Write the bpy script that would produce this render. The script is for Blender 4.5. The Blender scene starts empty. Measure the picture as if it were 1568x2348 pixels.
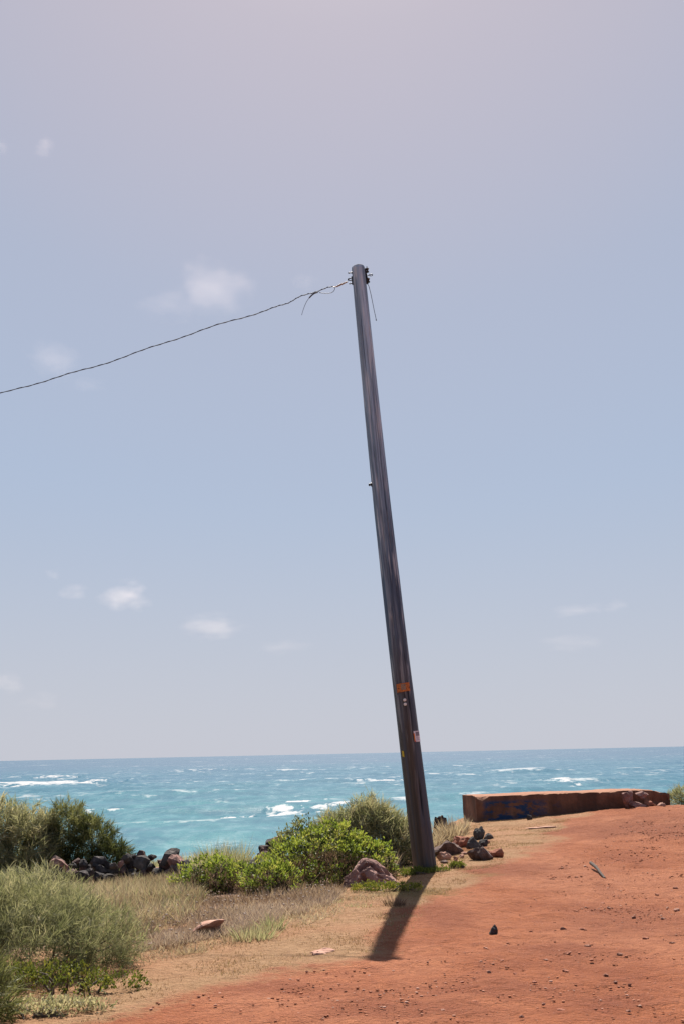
import bpy, bmesh, math, random
import numpy as np
from mathutils import Vector, Matrix, noise as mnoise

random.seed(7)
rng = np.random.default_rng(7)
R = math.radians
SC = bpy.context.scene
COL = SC.collection

# ------------------------------------------------------------------ camera
CAM_H, PITCH, ROLL = 1.5, 11.98, -1.22
cd = bpy.data.cameras.new('camera')
cam = bpy.data.objects.new('camera', cd)
COL.objects.link(cam)
CAM_M = Matrix.Rotation(R(90 + PITCH), 3, 'X') @ Matrix.Rotation(R(ROLL), 3, 'Z')
cam.matrix_world = Matrix.Translation((0, 0, CAM_H)) @ CAM_M.to_4x4()
cd.sensor_fit = 'VERTICAL'
cd.sensor_height = 36
cd.lens = 40
cd.clip_end = 60000
SC.camera = cam

# ------------------------------------------------------------------ light
SUN_EL, SUN_AZ = 51.3, 0.9           # azimuth: degrees right of straight ahead (+Y)
w = bpy.data.worlds.new('World')
SC.world = w
w.use_nodes = True
nt = w.node_tree
bg = nt.nodes['Background']
sk = nt.nodes.new('ShaderNodeTexSky')
sk.sky_type = 'NISHITA'
sk.sun_disc = False
sk.sun_elevation = R(SUN_EL)
sk.sun_rotation = R(SUN_AZ)
sk.altitude = 0
sk.air_density = 1.0
sk.dust_density = 0.7
sk.ozone_density = 1.5
# a thin milky veil over the whole sky
mx = nt.nodes.new('ShaderNodeMix')
mx.data_type = 'RGBA'
mx.inputs['Factor'].default_value = 0.66
# haze scatters forward: the veil is brightest round the sun and dims away from it
geo = nt.nodes.new('ShaderNodeTexCoord')
dot = nt.nodes.new('ShaderNodeVectorMath'); dot.operation = 'DOT_PRODUCT'
dot.inputs[1].default_value = (math.sin(R(SUN_AZ)) * math.cos(R(SUN_EL)), math.cos(R(SUN_AZ)) * math.cos(R(SUN_EL)), math.sin(R(SUN_EL)))
nt.links.new(geo.outputs['Generated'], dot.inputs[0])
vr = nt.nodes.new('ShaderNodeValToRGB')
e = vr.color_ramp.elements
e[0].position = 0.0; e[0].color = (0.10, 0.145, 0.27, 1)
e[1].position = 1.0; e[1].color = (0.68, 0.58, 0.60, 1)
for p_, c_ in ((0.45, (0.16, 0.215, 0.355, 1)), (0.62, (0.25, 0.315, 0.455, 1)), (0.75, (0.41, 0.49, 0.635, 1)), (0.885, (0.43, 0.505, 0.65, 1)), (0.935, (0.45, 0.485, 0.60, 1)), (0.98, (0.545, 0.49, 0.55, 1))):
    q_ = e.new(p_); q_.color = c_
hm = nt.nodes.new('ShaderNodeMath'); hm.operation = 'MULTIPLY_ADD'; hm.inputs[1].default_value = 0.5; hm.inputs[2].default_value = 0.5
nt.links.new(dot.outputs['Value'], hm.inputs[0]); nt.links.new(hm.outputs[0], vr.inputs[0])
vs = nt.nodes.new('ShaderNodeVectorMath'); vs.operation = 'SCALE'; vs.inputs['Scale'].default_value = 9.9
# pale lavender band where the air is thickest, along the whole horizon
zc = nt.nodes.new('ShaderNodeSeparateXYZ'); nt.links.new(geo.outputs['Generated'], zc.inputs[0])
hb = nt.nodes.new('ShaderNodeMapRange'); hb.interpolation_type = 'SMOOTHSTEP'
hb.inputs['From Min'].default_value = -0.02; hb.inputs['From Max'].default_value = 0.26
hb.inputs['To Min'].default_value = 1.0; hb.inputs['To Max'].default_value = 0.0
nt.links.new(zc.outputs['Z'], hb.inputs['Value'])
hc = nt.nodes.new('ShaderNodeMix'); hc.data_type = 'RGBA'; hc.blend_type = 'ADD'
hc.inputs['B'].default_value = (0.135, 0.075, 0.005, 1)
nt.links.new(hb.outputs[0], hc.inputs['Factor']); nt.links.new(vr.outputs[0], hc.inputs['A'])
nt.links.new(hc.outputs['Result'], vs.inputs[0]); nt.links.new(vs.outputs[0], mx.inputs['B'])
sp = nt.nodes.new('ShaderNodeSeparateXYZ'); nt.links.new(geo.outputs['Generated'], sp.inputs[0])
lo = nt.nodes.new('ShaderNodeMapRange'); lo.interpolation_type = 'SMOOTHSTEP'
lo.inputs['From Min'].default_value = 0.0; lo.inputs['From Max'].default_value = 0.42
lo.inputs['To Min'].default_value = 0.97; lo.inputs['To Max'].default_value = 0.8
nt.links.new(sp.outputs['Z'], lo.inputs['Value'])
nt.links.new(lo.outputs[0], mx.inputs['Factor'])
nt.links.new(sk.outputs[0], mx.inputs['A'])
nt.links.new(mx.outputs['Result'], bg.inputs[0])
bg.inputs[1].default_value = 0.052

sd = bpy.data.lights.new('sun', 'SUN')
sd.energy = 5.0
sd.angle = R(0.4)
sd.color = (1.0, 0.93, 0.84)
sun = bpy.data.objects.new('sun', sd)
COL.objects.link(sun)
SUN_DIR = Vector((math.sin(R(SUN_AZ)) * math.cos(R(SUN_EL)), math.cos(R(SUN_AZ)) * math.cos(R(SUN_EL)), math.sin(R(SUN_EL))))
sun.rotation_euler = SUN_DIR.to_track_quat('Z', 'Y').to_euler()

SC.view_settings.view_transform = 'Standard'
SC.view_settings.look = 'None'
SC.view_settings.exposure = 0.97
SC.view_settings.gamma = 1
SC.view_settings.use_curve_mapping = False
SC.cycles.use_denoising = True
SC.cycles.denoising_prefilter = 'ACCURATE'
SC.cycles.denoising_input_passes = 'RGB_ALBEDO_NORMAL'
SC.cycles.use_adaptive_sampling = False
SC.cycles.volume_bounces = 2
SC.cycles.transparent_max_bounces = 16
SC.cycles.volume_max_steps = 64

# ------------------------------------------------------------------ helpers
def tag(o, label=None, cat=None, group=None, kind=None):
    if label: o['label'] = label
    if cat: o['category'] = cat
    if group: o['group'] = group
    if kind: o['kind'] = kind
    return o

def empty(name, loc):
    o = bpy.data.objects.new(name, None)
    o.location = loc
    o.empty_display_size = 0.1
    COL.objects.link(o)
    return o

def link(name, me, mat=None, parent=None, loc=(0, 0, 0)):
    o = bpy.data.objects.new(name, me)
    COL.objects.link(o)
    if mat is not None and not me.materials:
        me.materials.append(mat)
    o.location = loc
    if parent is not None:
        o.parent = parent
    return o

def mesh_np(name, V, quads=None, tris=None, attrs=None, smooth=False):
    me = bpy.data.meshes.new(name)
    V = np.asarray(V, np.float32)
    nq = 0 if quads is None else len(quads)
    ntr = 0 if tris is None else len(tris)
    me.vertices.add(len(V))
    me.vertices.foreach_set('co', V.ravel())
    idx = []
    starts = []
    if nq:
        idx.append(np.asarray(quads, np.int32).ravel())
        starts.append(np.arange(nq) * 4)
    if ntr:
        idx.append(np.asarray(tris, np.int32).ravel())
        starts.append(nq * 4 + np.arange(ntr) * 3)
    idx = np.concatenate(idx)
    starts = np.concatenate(starts).astype(np.int32)
    me.loops.add(len(idx))
    me.loops.foreach_set('vertex_index', idx)
    me.polygons.add(nq + ntr)
    me.polygons.foreach_set('loop_start', starts)
    me.polygons.foreach_set('use_smooth', np.full(nq + ntr, smooth, bool))
    me.update(calc_edges=True)
    for k, a in (attrs or {}).items():
        at_ = me.attributes.new(k, 'FLOAT', 'POINT')
        at_.data.foreach_set('value', np.asarray(a, np.float32))
    me.validate()
    return me

def sstep(a, b, x):
    t = np.clip((x - a) / (b - a), 0, 1)
    return t * t * (3 - 2 * t)

def _h(ix, iy, iz, s):
    n = (ix * 374761393 + iy * 668265263 + iz * 2147483647 + s * 974634777).astype(np.int64) & 0xffffffff
    n = ((n ^ (n >> 13)) * 1274126177) & 0xffffffff
    n = ((n ^ (n >> 16)) * 2246822519) & 0xffffffff
    return ((n ^ (n >> 15)) & 0xffff) / 65535.0

def vnoise(x, y, z=None, s=0):
    x = np.asarray(x, float); y = np.asarray(y, float)
    z = np.zeros_like(x) if z is None else np.asarray(z, float)
    ix, iy, iz = (np.floor(a).astype(np.int64) for a in (x, y, z))
    fx, fy, fz = x - ix, y - iy, z - iz
    fx, fy, fz = (f * f * (3 - 2 * f) for f in (fx, fy, fz))
    r = 0
    for dz in ((0, 1) if np.any(fz) else (0,)):
        wz = fz if dz else 1 - fz
        for dy in (0, 1):
            wy = fy if dy else 1 - fy
            for dx in (0, 1):
                wx = fx if dx else 1 - fx
                r = r + _h(ix + dx, iy + dy, iz + dz, s) * wx * wy * wz
    return r * 2 - 1

def fbm(x, y, z=None, o=4, s=0, gain=0.5):
    a, f, r = 1.0, 1.0, 0
    for k in range(o):
        r = r + a * vnoise(x * f, y * f, None if z is None else z * f, s + k)
        a *= gain; f *= 2.03
    return r

# picture measurements were taken on a 1568 px wide view; these turn them into places
FPX = 40 / 36 * 2348
def ray(U, V):
    d = CAM_M @ Vector(((U - 784) / FPX, -(V - 1174) / FPX, -1))
    return d.normalized()
def at(U, V, Y):
    d = ray(U, V)
    return Vector((0, 0, CAM_H)) + d * (Y / d.y)

# ------------------------------------------------------------------ terrain
YE = np.array([[-400, 30], [-30, 20.5], [-10, 21.5], [-3, 21], [0.6, 20.5], [1.6, 24], [2.6, 27.2], [9, 29], [15, 30], [40, 33], [400, 60]], float)
def height(x, y):
    x = np.asarray(x, float); y = np.asarray(y, float)
    d = (x + 4) * -0.84 + (y - 6.5) * 0.543
    k = 1 - sstep(0.6, 3.0, x)
    z = -0.062 * np.clip(np.maximum(d, 0) - 0.15, 0, 13) * k
    z = z + 0.24 * np.exp(-((x - 7.2) / 3.1) ** 2 - ((y - 24) / 4.2) ** 2)
    z = z + 0.035 * fbm(x * 0.35, y * 0.35, o=2, s=5) * sstep(0.2, 2.5, np.hypot(x - 1, y - 14.3))
    ye = np.interp(x, YE[:, 0], YE[:, 1])
    o = np.maximum(y - ye, 0)
    z = z - 6.5 * sstep(0, 11, o) - 0.12 * np.minimum(o, 3)
    return z
def hz(x, y):
    return float(height(np.array([x]), np.array([y]))[0])
def gnd(U, V):
    d = ray(U, V)
    t = 4.0
    while t < 120:
        p = Vector((0, 0, CAM_H)) + d * t
        if p.z <= hz(p.x, p.y):
            return Vector((p.x, p.y, hz(p.x, p.y)))
        t += 0.03
    return p
def onground(x, y, dz=0):
    return Vector((x, y, hz(x, y) + dz))

def poly_sd(px, py, poly):
    """signed distance, + inside the closed polygon"""
    poly = np.asarray(poly, float)
    d = np.full(px.shape, 1e9)
    ins = np.zeros(px.shape, bool)
    for i in range(len(poly)):
        a, b = poly[i], poly[(i + 1) % len(poly)]
        e = b - a
        t = np.clip(((px - a[0]) * e[0] + (py - a[1]) * e[1]) / (e @ e + 1e-12), 0, 1)
        d = np.minimum(d, np.hypot(px - a[0] - t * e[0], py - a[1] - t * e[1]))
        c = ((a[1] > py) != (b[1] > py)) & (px < (b[0] - a[0]) * (py - a[1]) / (b[1] - a[1] + 1e-12) + a[0])
        ins ^= c
    return np.where(ins, d, -d)

RED = [gnd(U, V).xy for U, V in ((160, 2345), (360, 2282), (560, 2244), (750, 2207), (880, 2185), (950, 2130), (1000, 2062), (1090, 2010), (1190, 1962), (1290, 1905), (1330, 1868))]
RED = [(-1.6, 4.0), (-2.1, 5.2)] + [tuple(p) for p in RED] + [(4.6, 24.6), (5.5, 27), (60, 30), (60, -40), (-1, -40)]

# ------------------------------------------------------------------ node helper
class NT:
    def __init__(self, name):
        self.m = bpy.data.materials.new(name)
        self.m.use_nodes = True
        self.t = self.m.node_tree
        self.b = self.t.nodes['Principled BSDF']
        self.out = self.t.nodes['Material Output']
    def n(self, typ, **kw):
        nd = self.t.nodes.new(typ)
        for k, v in kw.items():
            setattr(nd, k, v)
        return nd
    def l(self, a, b): self.t.links.new(a, b)
    def pos(self):
        return self.n('ShaderNodeNewGeometry').outputs['Position']
    def obj(self):
        return self.n('ShaderNodeTexCoord').outputs['Object']
    def map(self, vec, scale):
        m = self.n('ShaderNodeMapping'); m.inputs['Scale'].default_value = scale
        self.l(vec, m.inputs['Vector']); return m.outputs[0]
    def noise(self, vec, scale, detail=4, rough=0.55, dist=0.0):
        q = self.n('ShaderNodeTexNoise')
        q.inputs['Scale'].default_value = scale; q.inputs['Detail'].default_value = detail
        q.inputs['Roughness'].default_value = rough; q.inputs['Distortion'].default_value = dist
        self.l(vec, q.inputs['Vector']); return q.outputs['Fac']
    def ramp(self, fac, stops):
        r = self.n('ShaderNodeValToRGB'); e = r.color_ramp.elements
        while len(e) < len(stops): e.new(0.5)
        for el, (p, c) in zip(e, stops):
            el.position = p
            el.color = tuple(c) + (1,) if hasattr(c, '__len__') else (c, c, c, 1)
        self.l(fac, r.inputs[0]); return r.outputs[0]
    def mix(self, f, a, b, mode='MIX'):
        m = self.n('ShaderNodeMix', data_type='RGBA', blend_type=mode)
        for s, v in (('Factor', f), ('A', a), ('B', b)):
            i = [x for x in m.inputs if x.name == s and (x.type == 'RGBA' or (s == 'Factor' and x.type == 'VALUE'))][0]
            if isinstance(v, (int, float)): i.default_value = v
            elif isinstance(v, tuple): i.default_value = v + (1,)
            else: self.l(v, i)
        return [o for o in m.outputs if o.type == 'RGBA'][0]
    def math(self, op, a, b=0.0, clamp=False):
        m = self.n('ShaderNodeMath', operation=op, use_clamp=clamp)
        for i, v in ((0, a), (1, b)):
            if isinstance(v, (int, float)): m.inputs[i].default_value = v
            else: self.l(v, m.inputs[i])
        return m.outputs[0]
    def attr(self, name):
        a = self.n('ShaderNodeAttribute'); a.attribute_name = name
        return a.outputs['Fac']
    def bump(self, h, strength, dist):
        b = self.n('ShaderNodeBump'); b.inputs['Strength'].default_value = strength; b.inputs['Distance'].default_value = dist
        self.l(h, b.inputs['Height']); self.l(b.outputs[0], self.b.inputs['Normal'])
    def base(self, c, rough=0.9, spec=0.3):
        if isinstance(c, tuple): self.b.inputs['Base Color'].default_value = c + (1,)
        else: self.l(c, self.b.inputs['Base Color'])
        self.b.inputs['Roughness'].default_value = rough
        self.b.inputs['Specular IOR Level'].default_value = spec
        return self.m

# ------------------------------------------------------------------ materials
def mat_ground():
    g = NT('ground_soil')
    p = g.pos()
    red, dry, green = g.attr('red'), g.attr('dry'), g.attr('green')
    n1 = g.noise(p, 0.9, 6, 0.6); n2 = g.noise(p, 9, 5, 0.65); n3 = g.noise(p, 55, 3, 0.6)
    soil = g.ramp(n1, [(0.3, (0.235, 0.076, 0.034)), (0.5, (0.33, 0.122, 0.057)), (0.72, (0.42, 0.18, 0.098))])
    n0 = g.noise(g.map(p, (0.55, 0.22, 1)), 1.0, 3, 0.5, 0.6)
    soil = g.mix(g.ramp(n0, [(0.42, 0.0), (0.62, 0.6)]), soil, (0.40, 0.18, 0.105))
    soil = g.mix(g.ramp(g.attr('loose'), [(0.25, 0.0), (0.85, 0.75)]), soil, (0.225, 0.076, 0.038))
    soil = g.mix(g.ramp(n2, [(0.38, 0.0), (0.72, 0.55)]), soil, (0.19, 0.062, 0.037))
    soil = g.mix(g.ramp(n3, [(0.55, 0.0), (0.75, 0.45)]), soil, (0.38, 0.19, 0.13))
    grass = g.ramp(n2, [(0.25, (0.235, 0.145, 0.077)), (0.5, (0.33, 0.215, 0.125)), (0.75, (0.41, 0.28, 0.175))])
    grass = g.mix(g.ramp(n1, [(0.4, 0.0), (0.7, 0.5)]), grass, (0.40, 0.20, 0.12))
    f = g.math('ADD', red, g.math('MULTIPLY', g.math('SUBTRACT', n2, 0.5), 0.9))
    c = g.mix(g.ramp(f, [(0.33, 0.0), (0.67, 1.0)]), grass, soil)
    f2 = g.math('ADD', green, g.math('MULTIPLY', g.math('SUBTRACT', n2, 0.5), 0.7))
    c = g.mix(g.ramp(f2, [(0.4, 0.0), (0.8, 0.75)]), c, (0.13, 0.14, 0.04))
    c = g.mix(g.ramp(dry, [(0.2, 0.0), (0.9, 0.8)]), c, (0.30, 0.215, 0.175))
    c = g.mix(1.0, c, (0.82, 0.735, 0.655), 'MULTIPLY')
    n4 = g.noise(p, 24, 4, 0.7)
    c = g.mix(g.ramp(n4, [(0.56, 0.0), (0.70, 0.4)]), c, (0.15, 0.062, 0.038))
    h = g.math('ADD', g.math('MULTIPLY', n2, 0.6), g.math('ADD', g.math('MULTIPLY', n4, 0.35), g.math('MULTIPLY', n3, 0.25)))
    g.bump(h, 1.0, 0.09)
    return g.base(c, 0.95, 0.15)

def mat_sea():
    g = NT('sea_water')
    p = g.pos()
    depth, foam = g.attr('offshore'), g.attr('foam')
    n0 = g.noise(g.map(p, (0.006, 0.012, 1)), 1.0, 3, 0.5)
    f = g.math('ADD', depth, g.math('MULTIPLY', g.math('SUBTRACT', n0, 0.5), 0.35))
    c = g.ramp(f, [(0.0, (0.064, 0.215, 0.215)), (0.3, (0.028, 0.145, 0.175)), (0.6, (0.018, 0.098, 0.155)), (1.0, (0.028, 0.07, 0.135))])
    chop = g.noise(g.map(p, (0.20, 0.14, 1)), 1.0, 6, 0.65)
    c = g.mix(g.ramp(chop, [(0.38, 0.75), (0.6, 0.0)]), c, (0.010, 0.085, 0.13))
    chop2 = g.noise(g.map(p, (0.55, 0.22, 1)), 1.0, 5, 0.7)
    c = g.mix(g.ramp(chop2, [(0.50, 0.0), (0.72, 0.4)]), c, (0.22, 0.33, 0.36))
    c = g.mix(g.ramp(chop2, [(0.28, 0.5), (0.48, 0.0)]), c, (0.008, 0.075, 0.125))
    caps = g.noise(g.map(p, (0.24, 0.10, 1)), 1.0, 6, 0.66)
    caps = g.math('ADD', caps, g.math('MULTIPLY', g.attr('crest'), 0.055))
    capf = g.ramp(caps, [(0.635, 0.0), (0.76, 0.5)])
    br = g.noise(g.map(p, (0.55, 0.22, 1)), 1.0, 7, 0.72)
    ff = g.ramp(g.math('ADD', foam, g.math('MULTIPLY', g.math('SUBTRACT', br, 0.5), 2.2)), [(0.42, 0.0), (0.75, 0.95)])
    ff = g.math('MULTIPLY', ff, g.ramp(foam, [(0.08, 0.0), (0.3, 1.0)]))
    ff = g.math('MAXIMUM', capf, ff)
    c = g.mix(ff, c, (0.45, 0.43, 0.43))
    rr = g.math('ADD', g.math('MULTIPLY', ff, 0.6), 0.27)
    g.l(rr, g.b.inputs['Roughness'])
    g.b.inputs['IOR'].default_value = 1.33
    rip = g.noise(g.map(p, (0.9, 1.5, 1)), 1.0, 6, 0.65)
    g.bump(g.math('ADD', rip, g.math('MULTIPLY', chop, 1.5)), 0.22, 0.35)
    g.l(c, g.b.inputs['Base Color'])
    g.b.inputs['Specular IOR Level'].default_value = 0.16
    return g.m

def mat_leaf(name, stops, trans=0.4, rough=0.6):
    g = NT(name)
    c = g.ramp(g.attr('tint'), stops)
    g.base(c, rough, 0.25)
    tr = g.n('ShaderNodeBsdfTranslucent')
    br = g.mix(1.0, c, (1.0, 1.0, 0.75), 'MULTIPLY')
    g.l(br, tr.inputs[0])
    ms = g.n('ShaderNodeMixShader'); ms.inputs[0].default_value = trans
    g.l(g.b.outputs[0], ms.inputs[1]); g.l(tr.outputs[0], ms.inputs[2])
    g.l(ms.outputs[0], g.out.inputs['Surface'])
    return g.m

def mat_rock(name, dark, mid, light, scale=9, bump=0.8, dist=0.03, spec=0.3):
    g = NT(name)
    p = g.obj()
    a = g.noise(p, scale, 6, 0.62); b = g.noise(p, scale * 4.5, 4, 0.6)
    c = g.ramp(a, [(0.28, dark), (0.52, mid), (0.74, light)])
    c = g.mix(g.ramp(b, [(0.5, 0.0), (0.75, 0.5)]), c, dark)
    g.bump(g.math('ADD', a, g.math('MULTIPLY', b, 0.5)), bump, dist)
    return g.base(c, 0.92, spec)

def mat_wood():
    g = NT('weathered_hazed_pole_wood')
    p = g.obj()
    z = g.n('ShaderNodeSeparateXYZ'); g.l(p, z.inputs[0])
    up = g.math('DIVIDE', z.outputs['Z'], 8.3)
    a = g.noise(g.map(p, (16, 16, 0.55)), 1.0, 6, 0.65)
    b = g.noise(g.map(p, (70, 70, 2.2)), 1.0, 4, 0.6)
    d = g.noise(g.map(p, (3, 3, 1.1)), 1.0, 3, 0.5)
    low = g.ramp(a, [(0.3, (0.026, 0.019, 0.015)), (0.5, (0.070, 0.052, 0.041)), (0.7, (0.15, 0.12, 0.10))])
    high = g.ramp(a, [(0.3, (0.23, 0.36, 0.50)), (0.5, (0.40, 0.55, 0.72)), (0.7, (0.55, 0.68, 0.80))])  # pale blue upper wood: veiling glare put into the colour
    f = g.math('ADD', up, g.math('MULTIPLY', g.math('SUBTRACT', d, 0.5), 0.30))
    mid = g.ramp(a, [(0.3, (0.020, 0.042, 0.085)), (0.5, (0.085, 0.135, 0.215)), (0.7, (0.32, 0.39, 0.47))])  # bluish cast of the shaded side put into the wood colour
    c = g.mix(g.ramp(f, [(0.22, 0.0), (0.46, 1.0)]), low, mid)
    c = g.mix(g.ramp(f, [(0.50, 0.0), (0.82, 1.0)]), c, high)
    e_ = g.noise(g.map(p, (7, 7, 0.25)), 1.0, 2, 0.5)
    c = g.mix(g.ramp(e_, [(0.46, 0.0), (0.60, 0.6)]), c, (0.038, 0.066, 0.112))
    c = g.mix(g.ramp(b, [(0.52, 0.0), (0.7, 0.5)]), c, (0.04, 0.045, 0.055))
    w_ = g.noise(g.map(p, (22, 22, 1.6)), 1.0, 3, 0.5)
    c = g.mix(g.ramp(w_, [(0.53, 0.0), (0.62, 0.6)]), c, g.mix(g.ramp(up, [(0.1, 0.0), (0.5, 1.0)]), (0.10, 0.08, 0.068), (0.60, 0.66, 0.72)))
    g.bump(g.math('ADD', a, g.math('MULTIPLY', b, 0.6)), 0.8, 0.012)
    return g.base(c, 0.55, 0.5)

def mat_concrete():
    g = NT('rusty_brown_concrete')
    p = g.obj()
    a = g.noise(p, 2.2, 6, 0.6); b = g.noise(p, 14, 5, 0.65); d = g.noise(g.map(p, (5, 5, 1.2)), 1.0, 4, 0.6)
    c = g.ramp(a, [(0.3, (0.095, 0.050, 0.034)), (0.5, (0.175, 0.086, 0.054)), (0.72, (0.26, 0.135, 0.085))])
    c = g.mix(g.ramp(d, [(0.47, 0.0), (0.72, 0.6)]), c, (0.06, 0.04, 0.032))
    # flaking blue paint along the left end of the front face
    s = g.n('ShaderNodeSeparateXYZ'); g.l(p, s.inputs[0])
    zone = g.math('MULTIPLY', g.ramp(s.outputs['X'], [(0.10, 0.0), (0.25, 1.0)]),
                  g.ramp(g.math('DIVIDE', s.outputs['X'], 2.4), [(0.45, 1.0), (0.85, 0.0)]))
    zone = g.math('MULTIPLY', zone, g.ramp(g.math('ABSOLUTE', s.outputs['Y']), [(0.03, 1.0), (0.05, 0.0)]))
    zone = g.math('MULTIPLY', zone, g.ramp(s.outputs['Z'], [(0.40, 1.0), (0.47, 0.0)]))
    pn = g.noise(g.map(p, (3.2, 3.2, 6)), 1.0, 5, 0.65)
    blue = g.math('MULTIPLY', zone, g.ramp(pn, [(0.47, 0.0), (0.55, 0.92)]))
    c = g.mix(blue, c, (0.012, 0.055, 0.135))
    tn = g.n('ShaderNodeNewGeometry'); sn = g.n('ShaderNodeSeparateXYZ'); g.l(tn.outputs['Normal'], sn.inputs[0])
    # dust settled on the flat top
    c = g.mix(g.ramp(sn.outputs['Z'], [(0.6, 0.0), (0.9, 0.85)]), c, g.ramp(b, [(0.3, (0.24, 0.105, 0.06)), (0.7, (0.36, 0.18, 0.11))]))
    g.bump(g.math('ADD', b, a), 0.7, 0.03)
    return g.base(c, 0.92, 0.2)

def mat_plain(name, c, rough=0.6, metal=0.0, var=0.25, scale=40, spec=0.4):
    g = NT(name)
    a = g.noise(g.obj(), scale, 4, 0.6)
    col = g.ramp(a, [(0.3, tuple(x * (1 - var) for x in c)), (0.7, tuple(min(1, x * (1 + var)) for x in c))])
    g.b.inputs['Metallic'].default_value = metal
    return g.base(col, rough, spec)

M = {}
M['ground'] = mat_ground()
M['sea'] = mat_sea()
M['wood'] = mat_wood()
M['concrete'] = mat_concrete()
M['lava'] = mat_rock('dark_lava_rock', (0.014, 0.012, 0.013), (0.05, 0.043, 0.043), (0.14, 0.115, 0.11), 10, 1.0, 0.04)
M['lava_red'] = mat_rock('dusty_lava_rock', (0.05, 0.030, 0.026), (0.13, 0.082, 0.070), (0.24, 0.155, 0.13), 10, 0.9, 0.04)
M['lava_grey'] = mat_rock('grey_lava_rock', (0.03, 0.026, 0.024), (0.085, 0.075, 0.068), (0.17, 0.145, 0.13), 10, 0.9, 0.03)
M['boulder'] = mat_rock('red_brown_boulder', (0.10, 0.05, 0.042), (0.30, 0.165, 0.135), (0.44, 0.275, 0.23), 5, 1.0, 0.05)
M['pink'] = mat_rock('pale_pink_stone', (0.26, 0.13, 0.095), (0.42, 0.235, 0.17), (0.5, 0.31, 0.23), 8, 0.6, 0.02)
M['clod'] = mat_rock('red_dirt_clod', (0.16, 0.055, 0.032), (0.31, 0.115, 0.066), (0.40, 0.19, 0.125), 14, 0.8, 0.02)
M['pebble'] = mat_rock('brown_pebble', (0.10, 0.045, 0.032), (0.22, 0.095, 0.062), (0.36, 0.19, 0.13), 3, 0.6, 0.01)
M['stone_dust'] = mat_rock('dusty_pink_stone', (0.16, 0.075, 0.052), (0.30, 0.15, 0.105), (0.40, 0.235, 0.175), 14, 0.7, 0.015)
_g = NT('red_gravel')
M['gravel'] = _g.base(_g.ramp(_g.attr('tint'), [(0.0, (0.16, 0.06, 0.034)), (0.5, (0.31, 0.12, 0.065)), (0.85, (0.36, 0.165, 0.105)), (1.0, (0.42, 0.26, 0.20))]), 0.95, 0.15)
M['stick'] = mat_plain('grey_dead_wood', (0.055, 0.037, 0.028), 0.9, 0, 0.4, 30)
M['steel'] = mat_plain('dark_galvanised_steel', (0.035, 0.037, 0.045), 0.55, 0.5, 0.4, 60)
M['wire'] = mat_plain('black_weathered_cable', (0.06, 0.068, 0.088), 0.6, 0, 0.3, 30)
M['grip'] = mat_plain('tan_grip_wire', (0.40, 0.33, 0.28), 0.5, 0.2, 0.2, 60)
M['porcelain'] = mat_plain('dark_brown_porcelain', (0.025, 0.018, 0.022), 0.25, 0, 0.2, 20)
M['rust_tag'] = mat_plain('orange_tag_paint', (0.50, 0.155, 0.035), 0.6, 0, 0.45, 60)
M['white'] = mat_plain('white_reflector', (0.80, 0.80, 0.78), 0.4, 0, 0.05, 40)
M['paper'] = mat_plain('white_sticker_paper', (0.78, 0.74, 0.78), 0.6, 0, 0.08, 60)
M['orange'] = mat_plain('orange_print', (0.75, 0.22, 0.02), 0.6, 0, 0.2, 60)
M['redprint'] = mat_plain('red_print', (0.55, 0.03, 0.06), 0.6, 0, 0.2, 60)
M['ink'] = mat_plain('grey_ink', (0.24, 0.21, 0.25), 0.7, 0, 0.2, 60)
M['yellow'] = mat_plain('yellow_tag', (0.62, 0.45, 0.03), 0.5, 0, 0.15, 60)
M['bark'] = mat_plain('dry_bark', (0.10, 0.075, 0.055), 0.9, 0, 0.4, 30)
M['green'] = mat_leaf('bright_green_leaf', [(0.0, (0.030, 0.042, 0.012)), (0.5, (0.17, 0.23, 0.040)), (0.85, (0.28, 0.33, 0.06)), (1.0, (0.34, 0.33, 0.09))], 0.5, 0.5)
M['olive'] = mat_leaf('olive_grey_leaf', [(0.0, (0.075, 0.09, 0.04)), (0.45, (0.22, 0.225, 0.125)), (0.8, (0.37, 0.35, 0.225)), (1.0, (0.47, 0.41, 0.28))], 0.5, 0.7)
M['darkgreen'] = mat_leaf('dark_green_leaf', [(0.0, (0.03, 0.04, 0.014)), (0.5, (0.085, 0.10, 0.036)), (1.0, (0.25, 0.25, 0.11))], 0.4, 0.6)
M['straw'] = mat_leaf('dry_straw', [(0.0, (0.15, 0.105, 0.075)), (0.4, (0.31, 0.23, 0.165)), (0.75, (0.43, 0.335, 0.25)), (1.0, (0.52, 0.43, 0.335))], 0.45, 0.8)
M['brown'] = mat_leaf('dead_brown_stalk', [(0.0, (0.08, 0.05, 0.036)), (0.5, (0.20, 0.13, 0.095)), (1.0, (0.42, 0.31, 0.24))], 0.4, 0.85)
M['short'] = mat_leaf('short_dry_grass', [(0.0, (0.26, 0.155, 0.09)), (0.55, (0.38, 0.24, 0.15)), (0.85, (0.42, 0.30, 0.18)), (1.0, (0.24, 0.22, 0.09))], 0.3, 0.85)
M['lime'] = mat_leaf('yellow_green_weed', [(0.0, (0.09, 0.11, 0.02)), (0.5, (0.19, 0.21, 0.04)), (1.0, (0.36, 0.31, 0.06))], 0.4, 0.6)
M['mauve'] = mat_leaf('pale_mauve_straw', [(0.0, (0.22, 0.15, 0.125)), (0.5, (0.38, 0.28, 0.24)), (1.0, (0.50, 0.40, 0.35))], 0.4, 0.9)
M['seed'] = mat_leaf('pale_seed_head', [(0.0, (0.30, 0.22, 0.17)), (1.0, (0.58, 0.48, 0.40))], 0.2, 0.9)

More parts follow.
